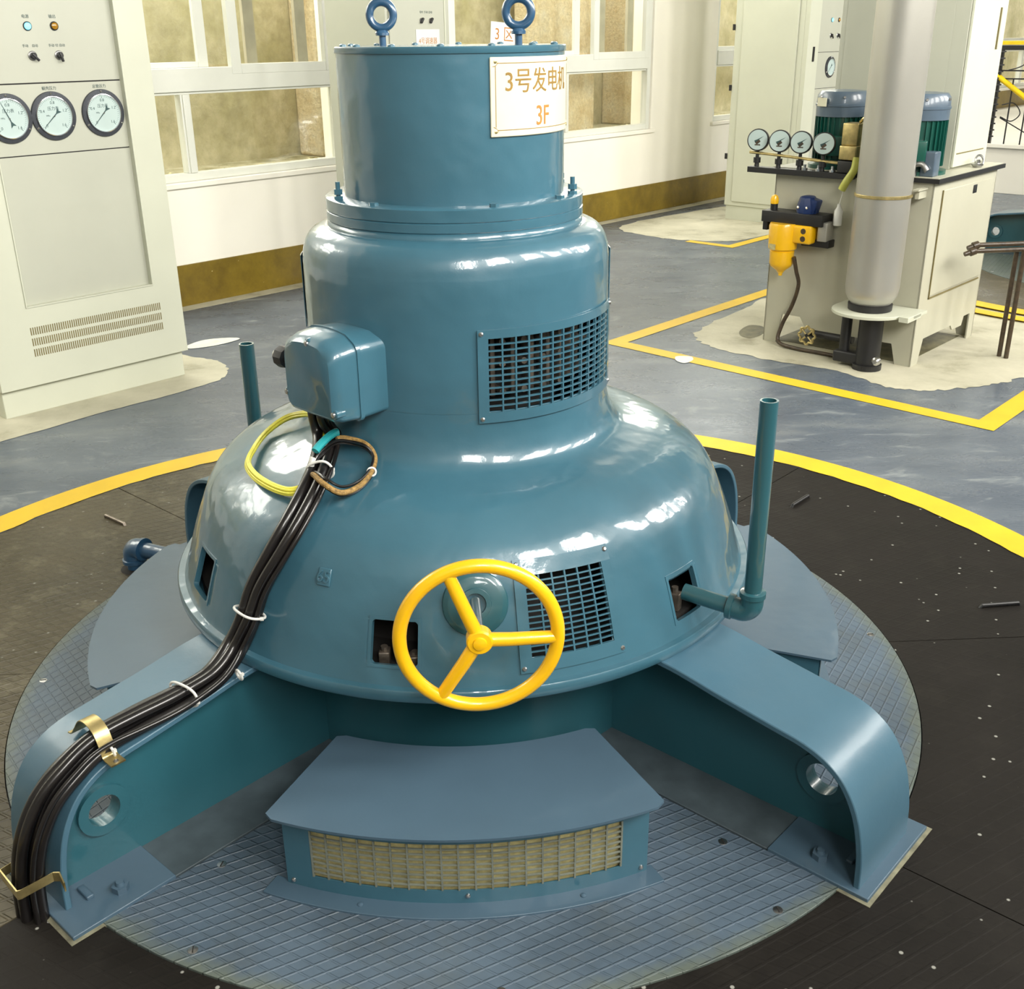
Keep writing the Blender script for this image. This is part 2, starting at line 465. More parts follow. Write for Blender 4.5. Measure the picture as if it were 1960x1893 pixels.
def plate_mesh(outline, holes, thick):
    """flat plate with holes, from a filled 2D curve"""
    cu = bpy.data.curves.new('plate', 'CURVE'); cu.dimensions = '2D'; cu.fill_mode = 'BOTH'; cu.extrude = thick / 2
    for poly in [outline] + holes:
        sp = cu.splines.new('POLY'); sp.points.add(len(poly) - 1)
        for p, (x, y) in zip(sp.points, poly): p.co = (x, y, 0, 1)
        sp.use_cyclic_u = True
    o = bpy.data.objects.new('plate', cu); COL.objects.link(o)
    dg = bpy.context.evaluated_depsgraph_get()
    me = bpy.data.meshes.new_from_object(o.evaluated_get(dg))
    bpy.data.objects.remove(o); bpy.data.curves.remove(cu)
    return me
def circ(cx, cy, r, n=28): return [(cx + r * math.cos(2 * PI * i / n), cy + r * math.sin(2 * PI * i / n)) for i in range(n)]
def catmull(P, n=8, closed=False):
    P = [Vector(p) for p in P]; out = []
    Q = [P[-1]] + P + [P[0], P[1]] if closed else [2 * P[0] - P[1]] + P + [2 * P[-1] - P[-2]]
    for i in range(1, len(Q) - 2):
        for k in range(n):
            t = k / n; a, b, c, d = Q[i - 1:i + 3]
            out.append(0.5 * (2 * b + (c - a) * t + (2 * a - 5 * b + 4 * c - d) * t * t + (3 * b - a - 3 * c + d) * t ** 3))
    if not closed: out.append(P[-1])
    return out
def pol(r, a, z): return Vector((r * math.cos(R(a)), r * math.sin(R(a)), z))

# ================================================================ SETTING
S0, S1, TB, ZC = -5.0, 22.0, 4.53, 7.0
hall = lambda: MB(WM)
# floor: ring around the pit, out to the walls
def floor_build():
    mb = MB()
    n = 180; P = []; F = []
    def edge(a):
        d = Vector((math.cos(R(a) - WA), math.sin(R(a) - WA))); k = 1e9
        if d.x > 1e-6: k = min(k, (S1 + .1) / d.x)
        if d.x < -1e-6: k = min(k, (S0 - .1) / d.x)
        if d.y > 1e-6: k = min(k, (TB + .05) / d.y)
        if d.y < -1e-6: k = min(k, (TF - .1) / d.y)
        return k
    cor = [math.degrees(math.atan2(t, s)) + math.degrees(WA) for s in (S0 - .1, S1 + .1) for t in (TF - .1, TB + .05)]
    angs = sorted(set([i * 2.0 for i in range(n)] + [round(c % 360, 4) for c in cor]))
    N_ = len(angs)
    for a in angs: P.append(pol(1.951, a, 0))
    for a in angs: P.append(pol(edge(a), a, 0))
    for a in angs: P.append(pol(1.951, a, -0.05))
    for i in range(N_):
        j = (i + 1) % N_
        F.append((i, N_ + i, N_ + j, j)); F.append((2 * N_ + i, i, j, 2 * N_ + j))
    mb.add(P, F)
    mb.cyl((0, 0, -0.06), (0, 0, -0.03), 1.96, seg=90)
    return mb.build('floor', M['floor'], fix=True)
floor = floor_build(); floor['kind'] = 'structure'

def wall(name, s0, s1, t0, t1, z0, z1, openings, m):
    """wall slab; openings along s (or t) as (a, b, zlo, zhi)"""
    mb = hall()
    along_s = abs(s1 - s0) > abs(t1 - t0)
    a0, a1 = (s0, s1) if along_s else (t0, t1)
    def put(a, b, lo, hi):
        if b - a < 1e-4 or hi - lo < 1e-4: return
        if along_s: mb.bx(a, b, t0, t1, lo, hi)
        else: mb.bx(s0, s1, a, b, lo, hi)
    cur = a0
    for a, b, lo, hi in sorted(openings):
        put(cur, a, z0, z1); put(a, b, z0, lo); put(a, b, hi, z1); cur = b
    put(cur, a1, z0, z1)
    o = mb.build(name, m); o['kind'] = 'structure'; return o
BW = [(-2.81, -0.41), (0.69, 3.39), (4.49, 7.19), (8.29, 10.99), (12.09, 14.79), (15.89, 18.59), (19.2, 21.8)]
wall('wall_back', S0, S1, TB, TB + 0.24, -0.05, ZC, [(a, b, 0.79, 4.2) for a, b in BW], M['wall'])
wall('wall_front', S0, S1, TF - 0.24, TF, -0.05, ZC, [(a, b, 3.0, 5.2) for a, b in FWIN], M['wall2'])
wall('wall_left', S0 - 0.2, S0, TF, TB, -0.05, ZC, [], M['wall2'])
wall('wall_right', S1, S1 + 0.2, TF, TB, -0.05, ZC, [], M['wall'])
o = hall().bx(S0 - .2, S1 + .2, TF - .2, TB + .2, ZC, ZC + .1).build('ceiling', M['ceil']); o['kind'] = 'structure'
bb = hall()
bb.bx(S0, S1, TB - 0.012, TB, 0.0, 0.27)
o = bb.build('baseboard_back', M['baseboard'], bev=0.003); o['kind'] = 'structure'
# pier between the first windows and pipe chase
for i, (a, b) in enumerate(FWIN):
    e = empty('window_%d' % (i + 11), W((a + b) / 2, TF, 3.0), WA, kind='structure')
    mb = MB(); w = (b - a) / 2
    for x in (-w + .03, 0, w - .03): mb.bx(x - .03, x + .03, -.12, -.05, 0, 2.2)
    for z in (.03, 1.1, 2.17): mb.bx(-w, w, -.125, -.055, z - .03, z + .03)
    mb.build('window_frame', M['frame'], e)
def back_window(i, a, b):
    e = empty('window_%d' % (i + 1), W(a, TB, 0.79), WA, kind='structure')
    w = b - a; H = 3.41
    f = MB()
    y0, y1 = 0.02, 0.09
    f.bx(0, 0.055, y0, y1, 0, H); f.bx(w - .055, w, y0, y1, 0, H)
    f.bx(0.055, w - .055, y0, y1, 0, 0.05); f.bx(0.055, w - .055, y0, y1, H - .06, H)
    f.bx(0.055, w - .055, y0 - .012, y1, 0.545, 0.685)          # transom
    f.bx(0.055, w - .055, y0 + .01, y1 - .01, 0.528, 0.545)
    m0 = w * 0.52
    f.bx(m0, m0 + 0.07, y0, y1, 0.05, 0.53)                      # lower mullion
    f.bx(m0 + .012, m0 + 0.058, y0 - .012, y0, 0.05, 0.53)
    f.bx(0.055, w - .055, y0, y1, 2.1, 2.16)
    f.build('window_frame', M['frame'], e, bev=0.004)
    sa = w * 0.588
    s1_ = MB()
    s1_.bx(sa, sa + .075, 0.055, .085, 0.685, 2.1); s1_.bx(.055, .12, .055, .085, .685, 2.1); s1_.bx(.12, sa, .055, .085, .685, .72); s1_.bx(.12, sa, .055, .085, 2.05, 2.1)
    s1_.build('rear_sash', M['frame'], e, bev=0.003)
    sb = w * 0.668
    s2 = MB()
    s2.bx(sb, sb + .075, 0.005, .05, 0.64, 2.1); s2.bx(w - .12, w - .055, 0.005, .05, .64, 2.1); s2.bx(sb + .075, w - .12, 0.005, .05, .64, .70); s2.bx(sb + .075, w - .12, .005, .05, 2.03, 2.1)
    s2.build('front_sash', M['frame'], e, bev=0.003)
    sc = MB(); sc.bx(w * .737, w * .768, .095, .125, .66, 2.1); sc.bx(w * .893, w * .925, .095, .125, .66, 2.1); sc.bx(w * .768, w * .893, .095, .125, .66, .70)
    sc.build('screen_frame', M['screen'], e)
    g = MB()
    g.bx(0.055, w - .055, .068, .071, .05, .53); g.bx(.1, w - .1, .072, .075, .70, 2.08); g.bx(.055, w - .055, .068, .071, 2.16, H - .06)
    g.build('pane', M['glass'], e)
    sl = MB(); sl.bx(-.04, w + .04, -.03, .015, -.035, 0.0)
    sl.build('window_sill', M['wall'], e, bev=0.006)
for i, (a, b) in enumerate(BW): back_window(i, a, b)
# outside: retaining wall, ledge, pebble-dashed pillars
wo = hall().bx(S0, S1, 5.75, 5.95, 0.0, 2.7).build('outer_retaining_wall', M['rock'])
tag(wo, 'stained beige retaining wall outside behind the windows', 'wall', kind='structure')
led = hall()
led.bx(S0, S1, TB + .24, 5.75, 0.0, 0.74)
led = led.build('outer_ledge', M['ledge']); tag(led, 'leaf strewn ledge outside below the windows', 'ledge', kind='structure')
def pillar(s0, s1, t0, t1, label):
    mb = hall(); mb.bx(s0, s1, t0, t1, 0.74, 3.4)
    o = mb.build('pillar', M['pebble'], bev=0.02); tag(o, label, 'pillar', 'pebble-dashed pillars outside'); return o
pillar(3.90, 4.5, 5.45, 5.75, 'pebble-dashed pillar outside the window behind the left cabinet')
pillar(6.3, 7.16, 5.2, 5.5, 'wide pebble-dashed pillar outside behind the nameplate, left of its neighbour')
pillar(7.98, 8.9, 5.45, 5.75, 'pebble-dashed pillar outside, right of the window above the ochre baseboard')
lf = hall(); rnd = random.Random(3)
for k in range(420):
    s = rnd.uniform(1.6, 10.5); t = rnd.uniform(4.9, 5.18); l = rnd.uniform(.02, .06); a = rnd.uniform(0, 6.28)
    dx, dy = l * math.cos(a), l * math.sin(a); z = .745 + rnd.uniform(0, .03)
    lf.add([(s - dx, t - dy, z), (s + dy * .3, t - dx * .3, z + .012), (s + dx, t + dy, z + .005), (s - dy * .3, t + dx * .3, z + .015)], [(0, 1, 2, 3)])
o = lf.build('fallen_leaves', mat('dry_leaf', (0.55, 0.50, 0.28), 0.8, var=0.4, scale=20), sharp=5, fix=False)
tag(o, 'dry fallen leaves scattered on the ledge outside the windows', 'leaves', kind='stuff')

# floor paint: children of the floor
def flat(name, mb, m, parent=floor):
    return mb.build(name, m, parent, fix=True)
mb = MB()
n = 240
P = []; F = []
rnd = random.Random(5)
for i in range(n):
    a = 360 * i / n
    P.append(pol(1.946 + rnd.uniform(-.004, .004), a, .0025)); P.append(pol(2.074, a, .0025))
for i in range(n):
    j = (i + 1) % n; F.append((2 * i, 2 * i + 1, 2 * j + 1, 2 * j))
mb.add(P, F); flat('painted_line', mb, M['line'])
def strip(pts, w, z=.0022, closed=False):
    """mitred band in the hall frame; pts is the outer edge, w goes to the left of travel"""
    mb = hall(); n = len(pts); V = [Vector(p) for p in pts]; P = []
    for i in range(n):
        if closed or 0 < i < n - 1:
            d0 = (V[i] - V[i - 1]).normalized(); d1 = (V[(i + 1) % n] - V[i]).normalized()
        elif i == 0: d0 = d1 = (V[1] - V[0]).normalized()
        else: d0 = d1 = (V[i] - V[i - 1]).normalized()
        n0 = Vector((-d0.y, d0.x)); n1 = Vector((-d1.y, d1.x)); b = (n0 + n1); b = b / max(.3, b.dot(n0)) 
        q = V[i] + b * w
        P += [(V[i].x, V[i].y, z), (q.x, q.y, z)]
    F = [(2 * i, 2 * ((i + 1) % n), 2 * ((i + 1) % n) + 1, 2 * i + 1) for i in range(n if closed else n - 1)]
    mb.add(P, F); flat('painted_line', mb, M['line'])
strip([(5.35, 1.82), (2.97, 1.82), (2.90, -0.43), (5.35, -0.43)], 0.105)
strip([(9.2, 2.75), (5.98, 2.75 + .35), (5.98, 3.2), (6.1, 3.2)], 0.08) if False else None
strip([(6.95, 4.0), (6.95, 4.0 - .01)], 0.01) if False else None
strip([(9.4, 2.83), (6.02, 2.83), (6.02, 3.3)][::-1], 0.09)
# worn-through cement patches
def blob(pts, z, name, m, jag=0.03, seed=1):
    rr = random.Random(seed); C = catmull([(p[0], p[1], 0) for p in pts], 10, True)
    mb = hall(); cx = sum(p.x for p in C) / len(C); cy = sum(p.y for p in C) / len(C)
    P = [(cx, cy, z)] + [((p.x - cx) * (1 + (q := rr.uniform(-jag, jag))) + cx, (p.y - cy) * (1 + q) + cy, z) for p in C]
    n = len(C); mb.add(P, [(0, 1 + i, 1 + (i + 1) % n) for i in range(n)])
    return mb.build(name, m, floor)
blob([(-.45, 2.82), (-.1, 2.84), (.4, 2.87), (1.0, 2.88), (1.2, 2.98), (1.30, 3.2), (1.24, 3.5), (1.2, 4.2), (-.3, 4.4), (-.6, 3.5)], .0015, 'cement_patch', M['cement'], .012, 2)
blob([(3.31, .53), (3.22, .22), (3.31, .01), (3.55, -.14), (3.83, -.25), (4.2, -.25), (4.9, -.1), (5.25, .3), (5.2, 1.2), (4.9, 1.66), (4.1, 1.62), (3.50, 1.53), (3.30, 1.3), (3.27, .9)], .0015, 'cement_patch', M['cement'], .02, 3)
blob([(6.5, 2.95), (7.2, 2.9), (8.4, 2.9), (8.5, 3.9), (7.4, 4.2), (6.3, 4.2), (6.05, 3.6), (6.2, 3.1)], .0015, 'cement_patch', M['cement'], .02, 4)
blob([(3.62, 1.30), (3.72, 1.36), (3.86, 1.38), (3.88, 1.30), (3.74, 1.22), (3.60, 1.22)], .003, 'oil_stain', M['stain_shade'], .006, 5)
blob([(1.36, 3.62), (1.5, 3.66), (1.62, 3.60), (1.66, 3.52), (1.5, 3.5), (1.35, 3.55)], .003, 'paint_spill', M['whitespot'], .012, 6)
blob([(2.93, 1.28), (3.0, 1.33), (3.05, 1.27), (3.0, 1.22), (2.92, 1.22)], .003, 'paint_spill', M['whitespot'], .01, 7)
blob([(S0, 4.40), (0, 4.42), (3, 4.38), (6, 4.40), (9, 4.38), (11, 4.42), (11, 4.5), (3, 4.52), (S0, 4.52)], .001, 'cement_patch', M['cement'], .012, 8)
# raised platform at the far end with its railing
pf = hall(); pf.bx(10.62, S1, TF + .01, TB - .013, 0.0, 0.50); pf.bx(10.58, 10.62, TF + .01, TB - .013, .47, .51)
pf = pf.build('trim_1', M['wall'], bev=0.004); tag(pf, 'cream raised platform', None, kind='structure')
q = hall().bx(10.62, S1, TB - .012, TB, .50, .76).build('baseboard_platform', M['baseboard']); q['kind'] = 'structure'

# ================================================================ GENERATOR
def az_list(step, extra=()):
    s = set(round(i * step, 4) for i in range(int(360 / step)))
    for e in extra: s.add(round(e % 360, 4))
    s = sorted(s); return s + [s[0] + 360]
SK = [(v.x, v.y) for v in catmull([(r, z, 0) for r, z in [(.3738, .866), (.3746, .838), (.379, .80), (.391, .762), (.41, .74), (.45, .727), (.50, .717), (.55, .70), (.595, .675), (.63, .645), (.658, .605), (.682, .55), (.706, .485), (.727, .42), (.743, .375), (.748, .36)]], 6)]
def prof_insert(prof, zs):
    out = [prof[0]]
    for (r0, z0), (r1, z1) in zip(prof, prof[1:]):
        for z in sorted([z for z in zs if min(z0, z1) + 1e-4 < z < max(z0, z1) - 1e-4], reverse=z1 < z0):
            k = (z - z0) / (z1 - z0); out.append((r0 + (r1 - r0) * k, z))
        out.append((r1, z1))
    return out
def skR(z):
    for (r0, z0), (r1, z1) in zip(SK, SK[1:]):
        if z1 <= z <= z0: return r0 + (r1 - r0) * (z - z0) / (z1 - z0)
    return SK[-1][0] if z < SK[-1][1] else SK[0][0]
def fskirt(a, z, d):
    r = skR(z); dr = (skR(z + .004) - skR(z - .004)) / .008      # outward normal tilts up
    n = Vector((1, -dr)).normalized()
    return pol(r + d * n.x, a, z + d * n.y)
def fbody(a, z, d): return pol(.3765 + d, a, z)
WIN = [(-106.9, -98.5, .421, .514), (-49.4, -41.2, .412, .512), (-156.5, -148.0, .415, .515), (128.0, 136.5, .41, .512)]
GR_S = (-79.4, -64.1, .430, .595)
GR_B = (-80.4, -17.5, .866, 1.036)
def make_grille(parent, f, a0, a1, z0, z1, m_top, m_side, m_bot, ncol, nrow, rad, m, name='ventilation_grille', screws=True, bt=.0022):
    mb = MB(); da = math.degrees(1.0 / rad)
    A0, A1, Z0, Z1 = a0 - m_side * da, a1 + m_side * da, z0 - m_bot, z1 + m_top
    mb.mbox(f, A0, A1, Z0, z0, 0, .004, 24, 1); mb.mbox(f, A0, A1, z1, Z1, 0, .004, 24, 1)
    mb.mbox(f, A0, a0, z0, z1, 0, .004, 1, 6); mb.mbox(f, a1, A1, z0, z1, 0, .004, 1, 6)
    fr = mb.build(name, m, parent)
    b = MB()
    for i in range(1, ncol):
        a = a0 + (a1 - a0) * i / ncol; b.mbox(f, a - bt * .9 * da, a + bt * .9 * da, z0 - .001, z1 + .001, -.003, .0034, 1, 6)
    for j in range(1, nrow):
        z = z0 + (z1 - z0) * j / nrow; b.mbox(f, a0 - .05, a1 + .05, z - bt * .72, z + bt * .72, -.003, .003, 24, 1)
    b.build('grille_mesh', m, fr)
    if screws:
        for a in ((A0 + .008 * da), (A1 - .008 * da)):
            for z in (Z0 + .009, Z1 - .009):
                s = MB(); p = f(a, z, .003); q = f(a, z, .0075)
                s.turn(p, q - p, [(0, .0058), (.002, .0055), (.0045, .003)], 14)
                s.build('screw', M['steel'], fr)
    return fr

def leg_xf(a):
    m = Matrix.Rotation(R(a), 4, 'Z'); return m
LEGC = [(.50, .354), (.74, .352), (.90, .329), (1.02, .312), (1.10, .300), (1.155, .279), (1.20, .240), (1.234, .175), (1.252, .09), (1.256, .0)]
def make_leg(g, a, v0, v1, hu=1.118, hz=.150, hr=.033):
    T = leg_xf(a)
    cur = catmull([(u, z, 0) for u, z in LEGC], 7)
    # top flange: bent plate
    mb = MB(T); P = []; n = len(cur)
    for i, p in enumerate(cur):
        t = (cur[min(i + 1, n - 1)] - cur[max(i - 1, 0)]).normalized(); nn = Vector((-t.y, t.x, 0))
        q = p - nn * .014
        k = min(1, max(0, (p.x - .5) / .75)); w = 1 + .0 * k
        for (pt, v) in ((p, v0 * w), (p, v1 * w), (q, v1 * w), (q, v0 * w)): P.append((pt.x, v, max(pt.y, 0)))
    F = [(4 * i + k, 4 * i + (k + 1) % 4, 4 * i + 4 + (k + 1) % 4, 4 * i + 4 + k) for i in range(n - 1) for k in range(4)]
    F += [(0, 1, 2, 3), (4 * n - 4, 4 * n - 3, 4 * n - 2, 4 * n - 1)]
    mb.add(P, F)
    leg = mb.build('support_leg', M['paint_leg'], g, bev=.0025)
    # web with lifting hole
    out = [(.49, .003), (1.244, .003)] + [(c.x - .008, max(.003, c.y - .010)) for c in reversed(cur) if c.y > .03]
    me = plate_mesh(out, [circ(hu, hz, hr)], .018)
    mb = MB(T); mb.mesh(me, lambda c: Vector((c.x, c.z, c.y)))
    mb.build('leg_web', M['paint_shade'], leg)
    for s in (-1, 1):
        me = plate_mesh(circ(hu, hz, hr + .022), [circ(hu, hz, hr - .0002)], .010)
        mb = MB(T); mb.mesh(me, lambda c: Vector((c.x, s * .014 + c.z, c.y)))
        mb.build('hole_collar', M['paint_shade'], leg, bev=.003)
    mb = MB(T); mb.bx(.50, 1.05, -.146, .146, -.006, .0055)
    mb.build('bottom_flange', M['paint_dust'], leg, bev=.0015)
    mb = MB(T); mb.bx(1.05, 1.291, -.158, .158, -.006, .0012); mb.build('grout_edge', M['grout'], leg)
    mb = MB(T); mb.bx(1.05, 1.282, -.149, .149, -.006, .010)
    foot = mb.build('foot_plate', M['paint2'], leg, bev=.002)
    for v in (-.1, .1):
        b = MB(T); b.cyl((1.15, v, .009), (1.15, v, .024), .018, seg=6); b.turn((1.15, v, .024), (0, 0, 1), [(0, .010), (.008, .008)], 12)
        b.build('anchor_bolt', M['paint2'], foot)
        b = MB(T); b.box((1.205, v * .55, .013), (.016, .045, .010), bev=.003)
        b.build('weld_bead', M['paint2'], foot)
    return leg

def build_generator():
    g = empty('generator', (0, 0, 0), 0, 'large blue vertical generator with a cream nameplate in the centre of the hall', 'generator')
    # shroud (bell) with real openings
    zs = [z for w in WIN for z in w[2:]] + list(GR_S[2:]) 
    ext = [a for w in WIN for a in w[:2]] + list(GR_S[:2])
    prof = prof_insert(SK, zs)
    def hole(a, z):
        for a0, a1, z0, z1 in WIN + [GR_S]:
            x = (a - a0) % 360
            if 0 < x < (a1 - a0) and z0 < z < z1: return True
        return False
    mb = MB(); mb.lathe(prof, az_list(2.0, ext), hole)
    sh = mb.build('bell_shroud', M['paint'], g, sharp=50, solid=.010)
    mb = MB()
    mb.lathe([(.735, .380), (.757, .380), (.760, .376), (.760, .356), (.757, .352), (.66, .352)], az_list(2.0))
    fl = mb.build('shroud_flange', M['paint'], sh, sharp=50)
    # soft lips round the windows
    for a0, a1, z0, z1 in WIN[:3]:
        mb = MB(); da = math.degrees(.006 / .72)
        mb.mbox(fskirt, a0 - da, a1 + da, z0 - .006, z0 + .001, -.012, .0015, 4, 1); mb.mbox(fskirt, a0 - da, a1 + da, z1 - .001, z1 + .006, -.012, .0015, 4, 1)
        mb.mbox(fskirt, a0 - da, a0 + .1, z0, z1, -.012, .0015, 1, 3); mb.mbox(fskirt, a1 - .1, a1 + da, z0, z1, -.012, .0015, 1, 3)
        rc = .013 / (z1 - z0 and 1)
        for sx_, ac_ in ((1, a0), (-1, a1)):
            for sz_, zc_ in ((1, z0), (-1, z1)):
                da1 = math.degrees(1 / .72) * sx_
                P = [(ac_ - .2 * sx_, zc_ - .001 * sz_)] + [(ac_ + da1 * .013 * (1 - math.sin(q)), zc_ + sz_ * .013 * (1 - math.cos(q))) for q in [PI / 2 * k / 6 for k in range(7)]]
                mb.prism(P, -.011, .0008, fskirt)
        mb.build('window_lip', M['paint'], sh)
    # dark machinery inside
    mb = MB(); mb.cyl((0, 0, .36), (0, 0, .66), .60, .50, 64); mb.cyl((0, 0, .358), (0, 0, .40), .70, .70, 64)
    mb.build('inner_core', M['inside'], sh)
    for a, r_, h_ in ((-105.5, .68, .030), (-102.5, .67, .045), (-99.8, .68, .025), (-47.5, .68, .03), (-44.0, .675, .045)):
        mb = MB(); p = pol(r_, a, .40 + h_ / 2); mb.box(p, (.03, .024, h_), Matrix.Rotation(R(a + 12), 3, 'Z'), .003); mb.cyl(p, p + Vector((0, 0, h_ * .8)), .008, seg=8)
        mb.build('core_fitting', M['brush'], sh)
    # drum below the bell
    mb = MB(); mb.lathe([(.52, .356 * k / 6) for k in range(7)], az_list(3))
    mb.build('pedestal_drum', M['paint_shade'], g)
    # stator body
    P2 = [(.306, 1.252), (.308, 1.238), (.322, 1.236), (.345, 1.226), (.360, 1.210), (.369, 1.188), (.3735, 1.160), (.374, 1.036), (.374, .866), (.3735, .850)]
    prof = [(v.x, v.y) for v in catmull([(r, z, 0) for r, z in P2[1:7]], 6)]
    prof = [P2[0]] + prof + P2[7:]
    prof = prof_insert(prof, [1.13 - .02 * k for k in range(15)])
    zs = list(GR_B[2:])
    def hole2(a, z): return 0 < (a - GR_B[0]) % 360 < GR_B[1] - GR_B[0] and zs[0] < z < zs[1]
    mb = MB(); mb.lathe(prof, az_list(2.0, GR_B[:2]), hole2)
    body = mb.build('stator_body', M['paint'], g, sharp=50, solid=.008)
    mb = MB(); mb.cyl((0, 0, .80), (0, 0, 1.2), .245, .245, 48); mb.build('slip_ring_drum', M['inside'], body)
    mb = MB(); rr = random.Random(9)
    for z in (.875, .945, 1.0):
        mb.torus((0, 0, z), (0, 0, 1), .255, .010, 60, 8)
    for k in range(7):
        a = -76 + k * 9.5
        p = pol(.29, a, .95)
        mb.box(p, (.035, .012, .14), Matrix.Rotation(R(a), 3, 'Z'), .002)
        for z in (.888, .955, 1.005): mb.cyl(pol(.27, a + 3, z), pol(.33, a + 3, z + .008), .010, .008, 10)
    mb.build('brush_gear', M['brush'], body)
    make_grille(body, fbody, *GR_B, .020, .024, .024, 13, 12, .3765, M['paint'])
    mb = MB(); mb.mbox(fbody, -250, -174, .99, 1.165, 0, .002, 30, 1); mb.build('seam_strip', M['paint'], body)
    mb = MB(); mb.mbox(fbody, -3, 60, 1.04, 1.165, 0, .002, 30, 1); mb.build('seam_strip', M['paint'], body)
    make_grille(sh, fskirt, *GR_S, .030, .026, .030, 6, 14, .72, M['paint'])
    # flange on top of the body
    mb = MB(); mb.lathe([(.24, 1.305), (.302, 1.305), (.308, 1.302), (.308, 1.276), (.3055, 1.274), (.3085, 1.272), (.3085, 1.254), (.305, 1.2515), (.24, 1.2515)], az_list(2.5))
    fr = mb.build('flange_ring', M['paint'], g, sharp=35)
    for a in (-156.5, -19.4, 24, 156, 100, -128, -73, -35):
        mb = MB(); tall = a in (-156.5, -19.4, 24, 156)
        p = pol(.291, a, 1.304)
        mb.cyl(p, p + Vector((0, 0, .008)), .011, seg=6)
        if tall:
            mb.cyl(p, p + Vector((0, 0, .040)), .0055, seg=12); mb.cyl(p + Vector((0, 0, .012)), p + Vector((0, 0, .024)), .0105, .0105, 6)
        mb.build('stud' if tall else 'bolt', M['paint'], fr)
    # top housing
    mb = MB(); mb.lathe([(.262, 1.304 + .312 * k / 8) for k in range(9)], az_list(2.5))
    th = mb.build('top_housing', M['paint'], g)
    mb = MB(); mb.lathe([(.0, 1.614), (.2645, 1.614), (.2655, 1.616), (.2655, 1.626), (.2640, 1.628), (.0, 1.628)], az_list(2.5))
    lid = mb.build('lid', M['paint'], th, sharp=35)
    for k in range(14):
        a = k * 360 / 14 + 8
        mb = MB(); p = pol(.244, a, 1.6275); mb.turn(p, (0, 0, 1), [(0, .0085), (.004, .008), (.006, .004)], 14)
        mb.build('lid_bolt', M['paint'], lid)
    for (x, y, rr_) in ((-.162, .150, 0.0375), (.155, -.035, 0.0375)):
        mb = MB()
        mb.cyl((x, y, 1.6275), (x, y, 1.655), .0085, seg=14); mb.turn((x, y, 1.650), (0, 0, 1), [(0, .016), (.006, .017), (.012, .012)], 18)
        mb.torus((x, y, 1.658 + rr_), (-.12, -1, 0), rr_ - .009, .0098, 40, 14)
        mb.build('lifting_eye', M['paint_dark'], lid)
    # nameplate
    fs = lambda a, z, d: pol(.262 + d, a, z)
    SA, SB, SZ0, SZ1 = -72.2, -8.0, 1.446, 1.606
    mb = MB(); mb.mbox(fs, SA, SB, SZ0, SZ1, .001, .005, 30, 2)
    pl_ = mb.build('nameplate', M['sign'], th, bev=.002); pl_['label'] = 'curved cream plate reading 3号发电机 3F'
    fs2 = lambda a, z, d: pol(.2671 + d, a, z)
    mb = MB()
    for z in (SZ0 + .014, SZ1 - .012): mb.mbox(fs2, SA + 3.3, SB - 3.3, z - .0007, z + .0007, 0, .0004, 24, 1)
    for a in (SA + 2.6, SB - 2.6): mb.mbox(fs2, a - .15, a + .15, SZ0 + .020, SZ1 - .018, 0, .0004, 1, 3)
    for a, z, q0 in ((SA + 1.2, SZ0 + .008, 0), (SA + 1.2, SZ1 - .006, 270)):
        for k in range(8):
            t0, t1 = R(q0 + 11 * k), R(q0 + 11 * k + 11)
            da = math.degrees(1 / .267)
            mb.mbox(fs2, a + da * .0125 * math.cos(t0), a + da * .0125 * math.cos(t1), z + .0125 * math.sin(t0) - .0006, z + .0125 * math.sin(t0) + .0006, 0, .0004)
    mb.build('border_line', M['gold'], pl_)
    for a in (SA + 2.6, SB - 2.6):
        for z in (SZ0 + .011, SZ1 - .009):
            mb = MB(); p = fs2(a, z, -.0005); mb.turn(p, fs2(a, z, .01) - p, [(0, .0038), (.0015, .0035), (.0022, .002)], 12)
            mb.build('screw', M['brass'], pl_)
    def wrap(txt, size, a_c, z_c, m, sx=1.0):
        me = text_mesh(txt, size); mb = MB()
        mb.mesh(me, lambda c: fs2(a_c + math.degrees(c.x * sx / .2671), z_c + c.y, c.z + .0004))
        return mb.build('lettering', m, pl_)
    wrap('3号发电机', .053, -41.5, 1.555, M['gold'], .93)
    wrap('3F', .058, -42.0, 1.484, M['orange'], .86)
    # embossed 65 mark
    da = math.degrees(1 / .70)
    mb = MB(); mb.mbox(fskirt, -117 - .017 * da, -117 + .017 * da, .562, .598, 0, .004, 3, 3)
    pad = mb.build('cast_mark', M['paint'], sh, bev=.003)
    me = text_mesh('65', .034, .0030); mb = MB()
    mb.mesh(me, lambda c: fskirt(-117 + c.x * da, .580 + c.y, c.z + .005)); mb.build('lettering', M['paint'], pad)
    # valve boss on the bell behind the handwheel
    c = fskirt(-88.6, .549, .0); d = (fskirt(-88.6, .549, .1) - c).normalized(); mb = MB()
    mb.turn(c, d, [(-.012, .074), (.002, .068), (.006, .060), (.0075, .056), (.0075, .034), (.013, .033), (.013, .023), (-.004, .022)], 48)
    mb.build('valve_boss', M['pipe'], sh, sharp=30)
    # terminal box
    bx_ = Matrix.Translation((0, 0, 0)) @ Matrix.Rotation(R(-138), 4, 'Z')
    cx = -.008
    def box_outline(w, zlo, zhi, c, arch):
        pts = []
        def arc(x, z, r, a0, a1, n=6): 
            for i in range(n + 1):
                a = R(a0 + (a1 - a0) * i / n); pts.append((x + r * math.cos(a), z + r * math.sin(a)))
        arc(-w + c, zlo + c, c, 180, 270); arc(w - c, zlo + c, c, 270, 360)
        arc(w - .03, zhi - .014 - .03, .03, 0, 66)
        for k in range(1, 8):
            x = (w - .03 + .012) * (1 - k / 4); pts.append((x, zhi - .014 * (x / w) ** 2 - .000))
        arc(-w + .03, zhi - .014 - .03, .03, 114, 180)
        return pts
